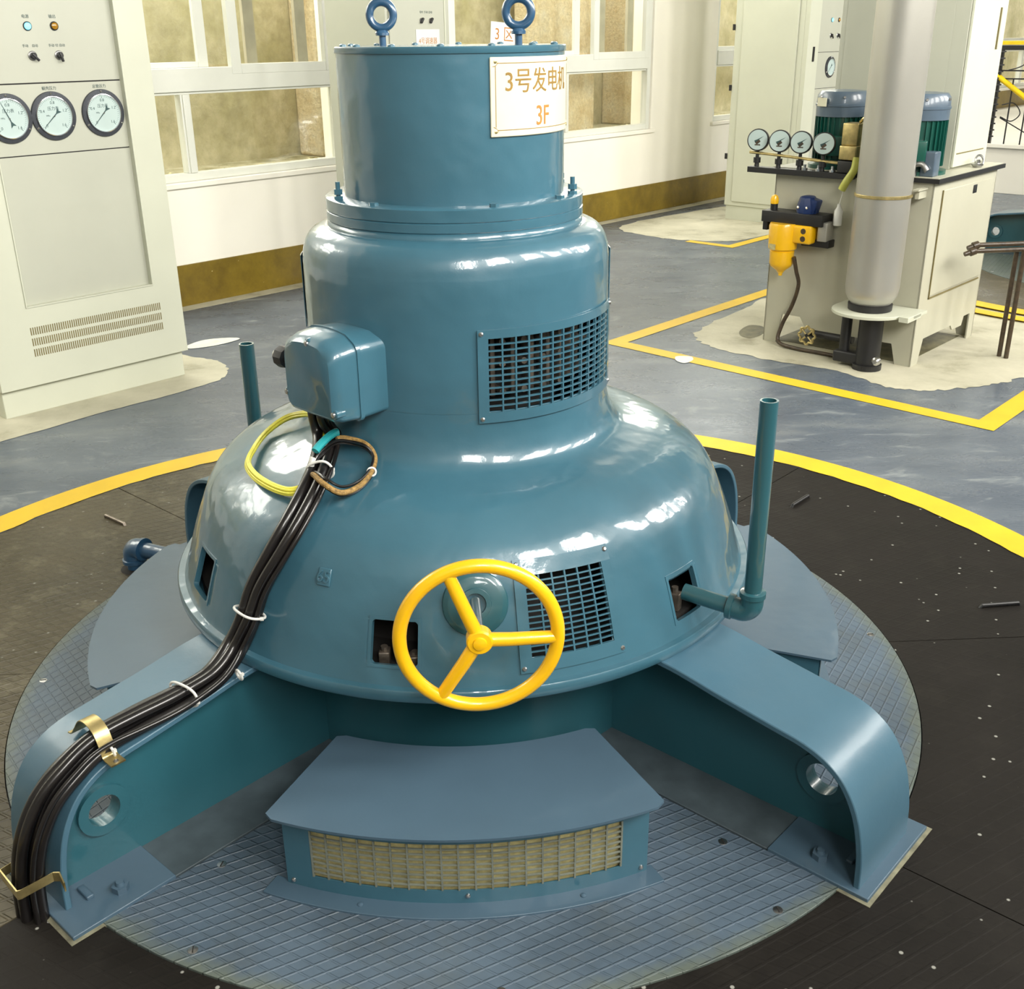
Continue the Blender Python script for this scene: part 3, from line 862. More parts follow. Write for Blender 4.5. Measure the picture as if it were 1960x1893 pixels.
    def loft(name, secs, m, parent):
        mb = MB(bx_); P = []; n = None
        for (u, w, zl, zh, c) in secs:
            o = box_outline(w, zl, zh, c, 0); n = len(o)
            P += [(u, cx_ + y, z) for y, z in o for cx_ in (cx + .052,)]
        F = [(k * n + i, k * n + (i + 1) % n, (k + 1) * n + (i + 1) % n, (k + 1) * n + i) for k in range(len(secs) - 1) for i in range(n)]
        F += [tuple(range(n)), tuple(range((len(secs) - 1) * n, len(secs) * n))]
        mb.add(P, F); return mb.build(name, m, parent, sharp=35)
    tb = loft('terminal_box', [(.30, .094, .866, 1.050, .012), (.420, .098, .862, 1.054, .014)], M['paint'], g)
    loft('cover_seam', [(.419, .101, .859, 1.057, .014), (.429, .101, .859, 1.057, .014)], M['paint'], tb)
    cv = loft('box_cover', [(.428, .098, .862, 1.054, .014), (.470, .096, .864, 1.050, .016), (.486, .092, .868, 1.044, .018), (.495, .083, .877, 1.034, .020)], M['paint'], tb)
    for v, z in ((cx + .052 + .086, .888), (cx + .052 - .088, .905), (cx + .052 + .006, 1.034)):
        mb = MB(bx_); mb.turn((.468, v, z), (1, 0, 0), [(0, .012), (.022, .011), (.024, .008)], 16)
        lug = mb.build('cover_lug', M['paint'], cv)
        mb = MB(bx_); mb.turn((.490, v, z), (1, 0, 0), [(0, .0065), (.006, .006), (.007, .002)], 12); mb.build('screw', M['steel'], lug)
    mb = MB(bx_); mb.turn((.450, cx + .052 - .090, .965), (0, -1, 0), [(0, .016), (.045, .016), (.047, .024), (.062, .026), (.074, .026), (.076, .018), (.088, .016)], 10)
    gd = mb.build('cable_gland', M['blackm'], tb)
    mb = MB(bx_); mb.turn((.450, cx + .052 - .178, .965), (0, -1, 0), [(0, .014), (.006, .013), (.006, .004)], 14); mb.build('gland_plug', M['silver'], gd)
    make_leg(g, -135, -.150, .070, 1.118, .152, .036)
    make_leg(g, -45, -.135, .100, 1.098, .142, .038)
    make_leg(g, 45, -.125, .125)
    make_leg(g, 135, -.125, .125)
    return g
gen = build_generator()

# handwheel with its shaft
hw = empty('handwheel', (.021, -.85, .567), 0, 'yellow three-spoke handwheel in front of the blue bell shroud', 'handwheel')
ax = Vector((.03, -1, 0)).normalized(); e1 = Vector((1, .03, 0)).normalized(); e3 = Vector((0, 0, 1))
mb = MB(); mb.torus((0, 0, 0), ax, .155, .0140, 96, 18); rim = mb.build('rim', M['yellow'], hw)
for th_ in (112, -3, -121):
    d = e1 * math.cos(R(th_)) + e3 * math.sin(R(th_)); mb = MB()
    mb.tube([ax * .010 + d * .012, ax * .009 + d * .06, ax * .004 + d * .11, d * .150], lambda t: .0145 - .0015 * t, 14)
    mb.build('spoke', M['yellow'], hw)
mb = MB(); mb.turn(ax * -.008, ax, [(0, .018), (.006, .026), (.030, .026), (.034, .023), (.0345, .014), (.038, .013), (.040, .007)], 32)
mb.build('hub', M['yellow'], hw, sharp=28)
mb = MB(); mb.cyl(ax * -.145, ax * .0, .0105, seg=20); mb.build('shaft', M['steel'], hw)

# ---------------------------------------------------------------- covers, checker plates and deck plates around the machine
def make_cover(ac, label):
    e = empty('vent_cover', pol(.85, ac, 0), 0, label, 'cover', 'vent covers around the generator')
    T = Matrix.Translation(-e.location)
    half = 24.2
    mb = MB(T)
    # top plate with rounded corners
    rc = 3; pts = []
    out = []
    for i in range(41):
        a = ac - half + 2 * half * i / 40; k = min(1, min(i, 40 - i) / 1.2); out.append((1.003 - (.012 if i in (0, 40) else 0), a))
    inn = [(.70 + (.010 if i in (0, 30) else 0), ac + half - 2 * half * i / 30) for i in range(31)]
    poly = [(r * math.cos(R(a)), r * math.sin(R(a))) for r, a in out + inn]
    me = plate_mesh(poly, [], .006)
    mb.mesh(me, lambda c: Vector((c.x, c.y, .199 + c.z)))
    mb.build('top_plate', M['paint2'], e, bev=.0015)
    fc = lambda a, z, d: pol(.965 + d, a, z)
    h2 = half - 1.0
    g0, g1, z0, z1 = ac - 19.4, ac + 19.4, .040, .158
    mb = MB(T)
    mb.mbox(fc, ac - h2, ac + h2, .006, z0, -.003, 0, 40, 1); mb.mbox(fc, ac - h2, ac + h2, z1, .197, -.003, 0, 40, 1)
    mb.mbox(fc, ac - h2, g0, z0, z1, -.003, 0, 4, 1); mb.mbox(fc, g1, ac + h2, z0, z1, -.003, 0, 4, 1)
    fw = mb.build('front_panel', M['paint'], e)
    for x in (-h2, h2):
        mb = MB(T); a = ac + x
        P = [pol(.72, a, .006), pol(.965, a, .006), pol(.965, a, .197), pol(.72, a, .197)]
        q = Vector((-math.sin(R(a)), math.cos(R(a)), 0)) * (-.003 if x > 0 else .003)
        mb.add(P + [p + q for p in P], [(0, 1, 2, 3), (7, 6, 5, 4), (0, 4, 5, 1), (1, 5, 6, 2), (2, 6, 7, 3), (3, 7, 4, 0)])
        mb.build('side_panel', M['paint'], e)
    b = MB(T); da = math.degrees(1 / .965)
    for i in range(20): a = g0 + (g1 - g0) * i / 19; b.mbox(fc, a - .0019 * da, a + .0019 * da, z0, z1, -.003, .0012, 1, 1)
    for j in range(1, 9): z = z0 + (z1 - z0) * j / 9; b.mbox(fc, g0, g1, z - .0014, z + .0014, -.003, .0008, 40, 1)
    b.build('grille_mesh', M['dusty'], fw)
    mb = MB(T); mb.mbox(fc, g0 - 1, g1 + 1, z0 - .01, z1 + .01, -.022, -.014, 40, 1)
    mb.build('filter_backing', M['khaki'], e)
    mb = MB(T); mb.sector(.955, 1.008, ac - h2 - 2.0, ac + h2 + 1.0, -.002, .0068, 40)
    lip = mb.build('base_lip', M['paint2'], e, bev=.001)
    for a, r, z in ((-22.3, .966, .018), (0, .966, .026), (22.3, .966, .020), (22.0, .966, .182), (-22, .966, .182)):
        s = MB(T); p = pol(r - .001, ac + a, z); s.turn(p, pol(1, ac + a, 0), [(0, .0055), (.003, .005), (.005, .002)], 12); s.build('screw', M['steel'], fw)
    for a in (-13, 14): 
        s = MB(T); s.turn(pol(.985, ac + a, .006), (0, 0, 1), [(0, .0065), (.003, .006), (.005, .002)], 12); s.build('screw', M['paint2'], lip)
    return e
make_cover(-91, 'blue sector-shaped vent cover with khaki-backed grille nearest the camera')
make_cover(180, 'flat-topped blue vent cover left of the generator, beside the blue elbow pipe')
make_cover(0, 'flat-topped blue vent cover right of the generator, behind the right front leg')
make_cover(90, 'blue vent cover behind the generator between the two rear legs')

def make_checker(ac, label):
    e = empty('checker_plate', pol(.9, ac, 0), 0, label, 'floor plate', 'blue checker plates')
    T = Matrix.Translation(-e.location)
    def off(r): return math.degrees(math.asin(.148 / r))
    poly = []
    a0, a1 = ac - 45 + off(1.228), ac + 45 - off(1.228)
    for i in range(41): a = a0 + (a1 - a0) * i / 40; poly.append((1.228 * math.cos(R(a)), 1.228 * math.sin(R(a))))
    b0, b1 = ac + 45 - off(.54), ac - 45 + off(.54)
    for i in range(17): a = b0 + (b1 - b0) * i / 16; poly.append((.54 * math.cos(R(a)), .54 * math.sin(R(a))))
    mb = MB(); mb.prism(poly, -.008, .002)
    o = mb.build('plate', M['check%d' % ac], None, bev=.001)
    # keep the pattern in the machine frame
    o.parent = e; o.location = -e.location
    for r, a in ((1.19, -28), (1.19, 31), (.98, -34), (.98, 34), (1.19, 2)):
        s = MB(T); p = pol(r, ac + a, .001); s.turn(p, (0, 0, 1), [(0, .011), (.002, .010), (.003, .004)], 16)
        sc = s.build('screw', M['steel'], e); 
        s = MB(T); s.box(p + Vector((0, 0, .0032)), (.016, .0022, .0012), Matrix.Rotation(R(a * 3), 3, 'Z')); s.build('slot', M['inside'], sc)
    return e
CHK = {}
CHK[-90] = make_checker(-90, 'blue-grey diamond checker plate nearest the camera under the grilled cover')
CHK[180] = make_checker(180, 'blue-grey checker plate left of the generator, edge ridged with a square grid')
make_checker(0, 'blue-grey checker plate to the right of the generator behind the front leg')
make_checker(90, 'blue-grey checker plate behind the generator')

deck_l = checker_mat('brown_sheen_deck_plate', (0.080, 0.068, 0.042), 28, -33, 0.034, (0.20, 0.18, 0.12), 0.8, 0.33, (0.06, 0.13))  # brown base lightened: window sheen on the left plates painted into the colour
deck_d = checker_mat('dark_deck_plate', (0.0085, 0.007, 0.0055), 28, -33, 0.034, (0.016, 0.014, 0.011), 0.16, 0.62, (0.06, 0.13))
DK = {22.5: (deck_d, 'dark brown deck plate behind the teal upright pipe, touching the yellow ring'),
      67.5: (deck_d, 'dark deck plate directly behind the generator, right half'),
      112.5: (deck_l, 'brown deck plate directly behind the generator, left half'),
      157.5: (deck_l, 'brown ridged deck plate holding the blue elbow pipe, with a bolt-like handle'),
      202.5: (deck_l, 'worn brown deck plate at the left edge beside the left checker plate'),
      247.5: (deck_d, 'dark deck plate in the lower left corner below the cable end'),
      292.5: (deck_d, 'dark deck plate in the lower right corner with white specks'),
      337.5: (deck_d, 'dark deck plate at the right edge beyond the right front leg')}
def make_deck(ac, m, label, centre=Vector((0, 0, 0)), grp='deck plates around the generator'):
    e = empty('deck_plate', centre + pol(1.6, ac, 0), 0, label, 'floor plate', grp)
    T = Matrix.Translation(centre - e.location)
    g = math.degrees(.0018 / 1.6)
    mb = MB(T); mb.sector(1.231, 1.947, ac - 22.5 + g, ac + 22.5 - g, -.012, 0, 24)
    mb.build('plate', m, e)
    for r, a, rot in {22.5: ((1.64, 16.4, 45), (1.66, -16.1, 4)), 157.5: ((1.67, -16.5, 138), (1.66, 16.1, 176))}.get(ac, ()):
        s = MB(T); p = pol(r, ac + a, 0); d = Vector((math.cos(R(rot)), math.sin(R(rot)), 0)) * .065
        s.tube([p - d * 1.0 + Vector((0, 0, -.004)), p - d * .92 + Vector((0, 0, .007)), p + d * .92 + Vector((0, 0, .007)), p + d + Vector((0, 0, -.004))], .0065, 10)
        s.build('lifting_handle', M['blackm'] if ac < 90 else M['brush'], e)
    return e
for k_, (m_, l_) in DK.items(): make_deck(k_, m_, l_)

# ---------------------------------------------------------------- pipes
def elbow_pipe(name, pts_h, elbow, top, r, m, label, rim=True):
    e = empty(name, elbow, 0, label, 'pipe')
    o = Vector(elbow); h = Vector(pts_h) - o; t = Vector(top) - o
    hn, tn = h.normalized(), t.normalized()
    mb = MB(); mb.cyl(hn * .02, h, r, seg=24); mb.build('branch', m, e)
    mb = MB(); mb.turn(tn * .02, tn, [(0, r), ((t.length - .02), r), ((t.length - .02), r * .78), (t.length - .08, r * .78)], 24)
    mb.build('riser', m, e, sharp=40)
    mb = MB(); arc = [hn * .050, hn * .034, hn * .016 + tn * .002, hn * .002 + tn * .016, tn * .034, tn * .050]
    mb.tube(catmull(arc, 5), r * 1.32, 20)
    for d in (hn, tn): mb.turn(d * .040, d, [(0, r * 1.3), (.002, r * 1.5), (.014, r * 1.5), (.016, r * 1.28)], 24)
    mb.build('elbow', m, e)
    return e
elbow_pipe('overflow_pipe', (.50, -.50, .462), (.636, -.585, .448), (.636, -.585, .948), .0195, M['pipe'], 'teal upright pipe with elbow leaving the bell shroud on the right')
elbow_pipe('overflow_pipe', (-.46, .42, .47), (-.655, .60, .45), (-.655, .60, .782), .023, M['pipe'], 'short dark upright pipe standing behind the bell shroud on the left')
elbow_pipe('drain_pipe', (-.62, .37, .085), (-1.118, .655, .078), (-1.118, .655, -.03), .026, M['paint_dark'], 'navy elbow pipe rising from the deck left of the generator')
mb = MB(); mb.cyl((-1.115, .650, .0003), (-1.115, .650, .0012), .05, seg=28); o = mb.build('pipe_opening', M['inside']); tag(o, 'black round opening in the deck around the navy elbow pipe', 'opening')
mb = MB(); a_ = Vector((-1.02, -.76, .08)); 
mb.tube([(-1.36, -.38, .03), (-1.28, -.41, .03), (-1.255, -.42, .0)], .02, 14); o = mb.build('conduit_stub', M['paint_dark']); tag(o, 'short dark conduit stub at the left edge of the picture', 'pipe')

# ---------------------------------------------------------------- cables
CP = [(-.265, -.205, .885), (-.300, -.225, .83), (-.316, -.262, .782), (-.318, -.335, .752), (-.332, -.430, .726), (-.368, -.510, .676), (-.411, -.540, .612), (-.457, -.546, .536), (-.486, -.556, .463), (-.520, -.560, .398)]
def LP(u, v, z):
    p = leg_xf(-135) @ Vector((u, v, z)); return tuple(p)
CP[0] = tuple(bxp for bxp in (Matrix.Rotation(R(-138), 4, 'Z') @ Vector((.415, -.016, .905))))
CP[1] = tuple(Matrix.Rotation(R(-138), 4, 'Z') @ Vector((.415, -.024, .84)))
CP += [LP(.832, .040, .358), LP(.918, .048, .350), LP(1.021, .034, .337), LP(1.101, .026, .324), LP(1.165, .025, .298), LP(1.226, .022, .253), LP(1.268, .016, .178), LP(1.287, .008, .085), LP(1.295, .014, .0), LP(1.297, .016, -.045)]
base = catmull(CP, 8)
def lateral(i):
    t = (base[min(i + 1, len(base) - 1)] - base[max(i - 1, 0)]).normalized()
    p = base[i]
    if i < 70: up = Vector((p.x, p.y, .55)) if i > 8 else Vector((p.x, p.y, 0))
    else: up = Vector((p.x, p.y, 0)).normalized() * .6 + Vector((0, 0, .8))
    if i > 110: up = Vector((p.x, p.y, 0)).normalized()
    n = (up - t * up.dot(t)).normalized()
    return n, t.cross(n)
NL = [lateral(i) for i in range(len(base))]
# smooth the frames
for _ in range(6):
    NL = [tuple((NL[max(i - 1, 0)][k] + NL[i][k] + NL[min(i + 1, len(NL) - 1)][k]).normalized() for k in (0, 1)) for i in range(len(NL))]
cab_def = [(-.027, .000, .0125, 'leftmost thick black power cable of the bundle'),
           (-.001, -.003, .0125, 'middle thick black power cable lying lowest in the bundle'),
           (.024, .000, .0120, 'rightmost thick black power cable of the bundle'),
           (-.013, .019, .0125, 'upper thick black power cable riding over the left of the bundle'),
           (.012, .018, .0115, 'upper black power cable riding over the right of the bundle'),
           (.034, .009, .0060, 'thin black cable hanging loose along the bundle edge')]
for ci, (lx, ly, rr_, lab) in enumerate(cab_def):
    path = []
    for i, p in enumerate(base):
        k = i / (len(base) - 1); n_, b_v = NL[i]
        sw = .006 * math.sin(5 * k + ci * 1.7); top = max(0, 1 - k * 9)
        l2 = lx * (1 - .35 * top) + sw; h2 = ly + (.004 * math.sin(4 * k + ci))
        if ci == 5: l2 = lx + .016 * math.sin(PI * min(1, max(0, (k - .45) / .3))) ** 2
        if k > .92: l2 *= 1.0; 
        path.append(p - b_v * l2 + n_ * (h2 - .001))
    mb = MB(); mb.tube(path, rr_, 14)
    o = mb.build('power_cable', M['black']); tag(o, lab, 'cable', 'black power cables')
def band(i, w, h, r, m, name, label, cat, grp=None, lean=0.0):
    n_, b_v = NL[i]; p = base[i] + n_ * .008 - b_v * .006
    t = n_.cross(b_v)
    pts = []
    for k in range(40):
        a = 2 * PI * k / 40; x = math.copysign(abs(math.cos(a)) ** .7, math.cos(a)) * w; y = math.copysign(abs(math.sin(a)) ** .8, math.sin(a)) * h
        pts.append(p + b_v * x + n_ * y + t * (lean * x))
    mb = MB(); mb.tube(pts, r, 8, True); mb.box(pts[21], (.009, .007, .007), None, .001)
    o = mb.build(name, m); tag(o, label, cat, grp); return o
band(62, .037, .028, .0030, M['white'], 'cable_tie', 'white cable tie around the black bundle on the bell shroud', 'cable tie', 'white cable ties', .1)
band(88, .040, .025, .0030, M['white'], 'cable_tie', 'white cable tie around the bundle on the leg above the brass clamp', 'cable tie', 'white cable ties', .2)
band(29, .030, .025, .0030, M['white'], 'cable_tie', 'white wrap around the cables just under the teal tape', 'cable tie', 'white cable ties')
# small ties on the thin cable
for u, v, z, lab in ((.80, .086, .362, 'short white tie on the thin cable where the bundle reaches the leg'), (1.10, .066, .318, 'small white tie on the thin cable beside the brass clamp')):
    mb = MB(leg_xf(-135)); mb.torus((u, v, z), (1, -.1, -.2), .012, .003, 20, 8); mb.box((u, v + .012, z + .006), (.007, .006, .006)); o = mb.build('cable_tie', M['white']); tag(o, lab, 'cable tie', 'white cable ties')
# brass saddle clamp on the leg
T_ = leg_xf(-135)
mb = MB(T_)
arc = [(-.058, .310), (-.040, .330), (-.010, .362), (.025, .366), (.050, .352), (.066, .320), (.072, .306), (.090, .304), (.104, .304)]
arc = [(-.074, .305)] + arc
cc = catmull([(a, b, 0) for a, b in arc], 5); P = []
for q in cc:
    for u in (1.090, 1.122):
        P.append((u, q.x - .004, q.y)); P.append((u, q.x - .004, q.y + .003))
F = []
for i in range(len(cc) - 1):
    a, b = 4 * i, 4 * i + 4
    F += [(a + 1, a + 3, b + 3, b + 1), (a, b, b + 2, a + 2), (a, a + 1, b + 1, b), (a + 2, b + 2, b + 3, a + 3)]
mb.add(P, F); o = mb.build('saddle_clamp', M['brass'], bev=.001); tag(o, 'brass strap clamp holding the cable bundle on top of the left leg', 'clamp')
mb = MB(T_); mb.turn((1.106, .090, .306), (0, 0, 1), [(0, .006), (.003, .005), (.004, .002)], 12); mb.build('screw', M['steel'], o)
# lower U strap
e = empty('strap_clamp', T_ @ Vector((1.262, 0, .085)), R(-135), 'brass U-shaped strap around the cables at the foot of the left leg', 'clamp')
cc = [(.0, -.070, .02), (.0, -.050, 0), (.064, -.043, 0), (.068, .040, -.002), (.062, .045, 0), (.0, .058, .01), (-.008, .070, .012), (-.010, .078, -.012)]
mb = MB(); P = []
for q in cc: P += [(q[0], q[1], q[2] - .011), (q[0], q[1], q[2] + .011), (q[0] - .003, q[1] - .001, q[2] - .011), (q[0] - .003, q[1] - .001, q[2] + .011)]
F = []
for i in range(len(cc) - 1):
    a, b = 4 * i, 4 * i + 4; F += [(a, b, b + 1, a + 1), (a + 2, a + 3, b + 3, b + 2), (a + 1, b + 1, b + 3, a + 3), (a, a + 2, b + 2, b)]
mb.add(P, F); mb.build('strap', M['brass'], e)
# yellow wire coil
loop = [(-.515, -.187, .716), (-.516, -.26, .706), (-.470, -.350, .700), (-.391, -.432, .703), (-.335, -.420, .722), (-.315, -.340, .745), (-.325, -.24, .785), (-.352, -.150, .790), (-.40, -.055, .765), (-.454, -.03, .744), (-.497, -.09, .726)]
base_l = catmull(loop, 8, True)
mb = MB(); cen = sum(base_l, Vector()) / len(base_l); rr = random.Random(2)
for k in range(9):
    s_ = 1 - .024 * (k % 5) ; dz = .0045 * (k // 3) + .002; ph = rr.uniform(0, 6); 
    path = [cen + (p - cen) * (s_ + .010 * math.sin(ph + i / len(base_l) * 6.28 * 2)) + Vector((0, 0, dz)) for i, p in enumerate(base_l)]
    mb.tube(path, .0031, 8, True)
o = mb.build('wire_coil', M['ywire']); tag(o, 'coil of thin yellow wire lying on the bell shroud under the terminal box', 'wire coil')
# cord loop and thin wires hung round the cables
lp = [(-0.342, -0.395, 0.742), (-0.335, -0.388, 0.768), (-0.318, -0.362, 0.786), (-0.29, -0.318, 0.795), (-0.253, -0.315, 0.790), (-0.219, -0.338, 0.784), (-0.202, -0.355, 0.762), (-0.206, -0.394, 0.744), (-0.229, -0.453, 0.732), (-0.266, -0.496, 0.733), (-0.302, -0.492, 0.752), (-0.33, -0.44, 0.753)]
def ring(s_, dz, r, m, name, lab, cat, i0=0, i1=None, twist=0, grp=None):
    q = catmull(lp, 8, True); cen = sum(q, Vector()) / len(q)
    q = [cen + (p - cen) * (s_ + twist * math.sin(6.28 * i / len(q) * 2 + 1)) + Vector((0, 0, dz)) for i, p in enumerate(q)]
    i1 = len(q) if i1 is None else i1
    mb = MB(); mb.tube(q[i0:i1], r, 10, i1 - i0 == len(q)); o = mb.build(name, m); tag(o, lab, cat, grp); return o
cord = ring(1.0, 0, .0062, M['rope'], 'cord_loop', 'brown braided cord looped around the black cables', 'cord', 24, 92)
ring(.90, .004, .0032, M['black'], 'signal_wire', 'thin black wire loop inside the brown cord, inner one', 'wire', twist=.06, grp='thin black wires in the loop')
ring(.98, -.010, .0032, M['black'], 'signal_wire', 'thin black wire loop below the brown cord, outer one', 'wire', twist=.03, grp='thin black wires in the loop')
ring(1.02, .008, .0075, M['white'], 'white_sleeve', 'white wrap on the left of the wire loop', 'sleeve', 1, 9)
ring(1.04, .012, .0095, M['teal'], 'teal_tape', 'teal tape wrapped around the wires in front of the cables', 'tape', 11, 26)
mb = MB(); mb.torus((-.207, -.400, .742), (.2, -1, .2), .0095, .0025, 16, 8); o = mb.build('cable_tie', M['white']); tag(o, 'tiny white tie on the right side of the brown cord loop', 'cable tie', 'white cable ties')

# ================================================================ EQUIPMENT ALONG THE HALL
def at(s, t, z=0.0): return W(s, t, z)

def dial_text(txt, size, parent, m, f):
    me = text_mesh(txt, size, .0002); mb = MB(); mb.mesh(me, f); return mb.build('lettering', m, parent)
def panel_gauge(parent, s, z, r, ang, sparse=False):
    """round gauge in a cabinet front; parent frame: x along the front, -y outwards"""
    mb = MB(); mb.turn((s, 0, z), (0, -1, 0), [(0, r), (.006, r), (.009, r * .985), (.010, r * .815), (.003, r * .805)], 56, False)
    g = mb.build('pressure_gauge', M['bezel'], parent, sharp=25)
    mb = MB(); mb.turn((s, -.006, z), (0, -1, 0), [(0, r * .81), (.009, r * .81), (.0095, r * .775), (.001, r * .765)], 56, False); mb.build('chrome_ring', M['chrome'], g, sharp=25)
    mb = MB(); mb.cyl((s, -.004, z), (s, -.0085, z), r * .77, seg=56); fc = mb.build('dial', M['gauge'], g)
    f = lambda c, dx=0, dz=0: Vector((s + dx + c.x, -.0088 - c.z, z + dz + c.y))
    for k in range(3):
        a = R(90 + 120 * k); mb = MB(); mb.turn((s + math.cos(a) * r * .915, -.009, z + math.sin(a) * r * .915), (0, -1, 0), [(0, .006), (.003, .005), (.005, .002)], 10); mb.build('screw', M['chrome'], g)
    mb = MB()
    for k in range(41):
        a = R(225 - 270 * k / 40); l = .10 if k % 10 == 0 else .05
        d = Vector((math.cos(a), 0, math.sin(a))); c = Vector((s, -.0087, z)) + d * r * (.72 - l / 2)
        mb.box(c, (l * r, .0004, .0011 if k % 10 else .002), Matrix.Rotation(-a, 3, 'Y'))
    mb.build('scale_marks', M['ink'], fc)
    if not sparse:
        for k, t_ in enumerate(('0', '0.4', '0.8', '1.2', '1.6')):
            a = R(225 - 67.5 * k); dial_text(t_, r * .17, fc, M['ink'], lambda c, a=a: f(c, math.cos(a) * r * .54, math.sin(a) * r * .54))
        dial_text('压力表', r * .17, fc, M['ink'], lambda c: f(c, 0, r * .30))
        dial_text('MPa', r * .10, fc, M['ink'], lambda c: f(c, -r * .27, r * .02))
    mb = MB(); a = R(ang); d = Vector((math.cos(a), 0, math.sin(a))); n_ = Vector((-math.sin(a), 0, math.cos(a))); c = Vector((s, -.0105, z))
    P = [c + d * r * .68 + n_ * .0006, c + d * r * .68 - n_ * .0006, c - n_ * .0022, c - d * r * .14 - n_ * .002, c - d * r * .36 - n_ * r * .12, c - d * r * .30 , c - d * r * .36 + n_ * r * .12, c - d * r * .14 + n_ * .002, c + n_ * .0022]
    n9 = len(P); mb.add(P + [p + Vector((0, .0012, 0)) for p in P], [tuple(range(n9)), tuple(range(2 * n9 - 1, n9 - 1, -1))] + [(i, (i + 1) % n9, n9 + (i + 1) % n9, n9 + i) for i in range(n9)], False)
    mb.build('needle', M['ink'], fc)
    mb = MB(); mb.turn((s, -.010, z), (0, -1, 0), [(0, r * .035), (.003, r * .03)], 12); mb.build('pivot', M['chrome'], fc)
    return g
def lamp(parent, s, z, m, txt=None):
    mb = MB(); mb.turn((s, 0, z), (0, -1, 0), [(0, .019), (.004, .019), (.006, .017), (.003, .015)], 28, False); b = mb.build('indicator_lamp', M['bezel'], parent)
    mb = MB(); mb.turn((s, -.004, z), (0, -1, 0), [(0, .0148), (.005, .0140), (.008, .009), (.009, .002)], 24); mb.build('lens', m, b)
    if txt: dial_text(txt, .017, parent, M['ink'], lambda c: Vector((s + c.x - .003, -.0008 - c.z, z + .038 + c.y)))
def knob(parent, s, z, ang, txt=None):
    mb = MB(); mb.turn((s, 0, z), (0, -1, 0), [(0, .020), (.004, .020), (.006, .017)], 28); b = mb.build('rotary_switch', M['steel'], parent)
    mb = MB(); mb.turn((s, -.005, z), (0, -1, 0), [(0, .014), (.014, .013), (.016, .010)], 20)
    d = Vector((math.cos(R(ang)), 0, math.sin(R(ang)))); mb.box(Vector((s, -.020, z)) + d * .008, (.040, .010, .010), Matrix.Rotation(-R(ang), 3, 'Y'), .002)
    mb.build('switch_knob', M['blackm'], b)
    if txt: dial_text(txt, .014, parent, M['ink'], lambda c: Vector((s + c.x - .003, -.0008 - c.z, z + .040 + c.y)))

def cabinet_shell(e, w, d, h, z0, side_door=False):
    """carcass with plinth, origin at the front left foot, x along the front, +y backwards"""
    mb = MB(); mb.bx(0, w, .014, d, z0 + .13, h); body = mb.build('carcass', M['cab'], e, bev=.004)
    mb = MB(); mb.bx(.012, w - .012, .012, d - .012, 0, .135); mb.build('plinth', M['cab'], e, bev=.003)
    return body
# left governor cabinet (front plane t = 3.09)
e = empty('control_cabinet', at(.068, 3.115), WA, 'tall cream cabinet at the left with three round gauges above a sunken panel', 'cabinet')
cabinet_shell(e, .985, .62, 2.25, 0)
mb = MB()       # door frame around the sunken panel: opening x .19-.835, z .51-2.15
fx0, fx1, fz0, fz1 = .188, .832, .512, 2.12
mb.bx(.0, fx0, -.028, .013, .14, 2.24); mb.bx(fx1, .985, -.028, .013, .14, 2.24)
mb.bx(fx0, fx1, -.028, .013, .14, fz0); mb.bx(fx0, fx1, -.028, .013, fz1, 2.24)
door = mb.build('door', M['cab'], e)
mb = MB()
for x0, x1, z0, z1 in ((fx0 - .006, fx0, fz0 - .006, fz1), (fx1, fx1 + .006, fz0 - .006, fz1), (fx0, fx1, fz0 - .006, fz0)): mb.bx(x0, x1, -.033, -.028, z0, z1)
mb.build('opening_bead', M['cab'], door, bev=.001)
ip = empty('inner_panel', (0, .045, 0)); ip.parent = e
mb = MB()
for z0, z1 in ((.47, 1.168), (1.173, 1.469), (1.475, 2.16)): mb.bx(fx0 - .05, fx1 + .05, .0, .012, z0, z1)
pn = mb.build('instrument_panel', M['cab_in'], e)
for z in (1.1665, 1.4685): mb = MB(); mb.bx(.20, .83, .0004, .011, z, z + .007); mb.build('panel_seam', M['inside'], pn)
bpy.data.objects.remove(ip)
# the carcass front stays behind the sunken panel
for x0, x1 in ((fx0 - .06, fx0 - .05), (fx1 + .05, fx1 + .06)): pass
for x, a in ((.275, 112), (.481, 222), (.722, 225)): panel_gauge(pn, x, 1.331, .105, a)
dial_text('蜗壳压力', .017, pn, M['ink'], lambda c: Vector((.481 + c.x, -.0008 - c.z, 1.448 + c.y)))
dial_text('总管压力', .017, pn, M['ink'], lambda c: Vector((.722 + c.x, -.0008 - c.z, 1.448 + c.y)))
lamp(pn, .430, 1.705, M['lamp_on'], '电源'); lamp(pn, .552, 1.705, M['lamp_or'], '输出')
knob(pn, .431, 1.585, -48, '手动    自动'); knob(pn, .553, 1.585, -75, '手动 切 自动')
mb = MB()
for row in range(3):
    zt = .414 - row * .051
    for k in range(64):
        x = .186 + .672 * k / 63; mb.bx(x - .0026, x + .0026, -.0290, -.0283, zt - .036, zt)
mb.build('vent_slots', M['slot'], door)

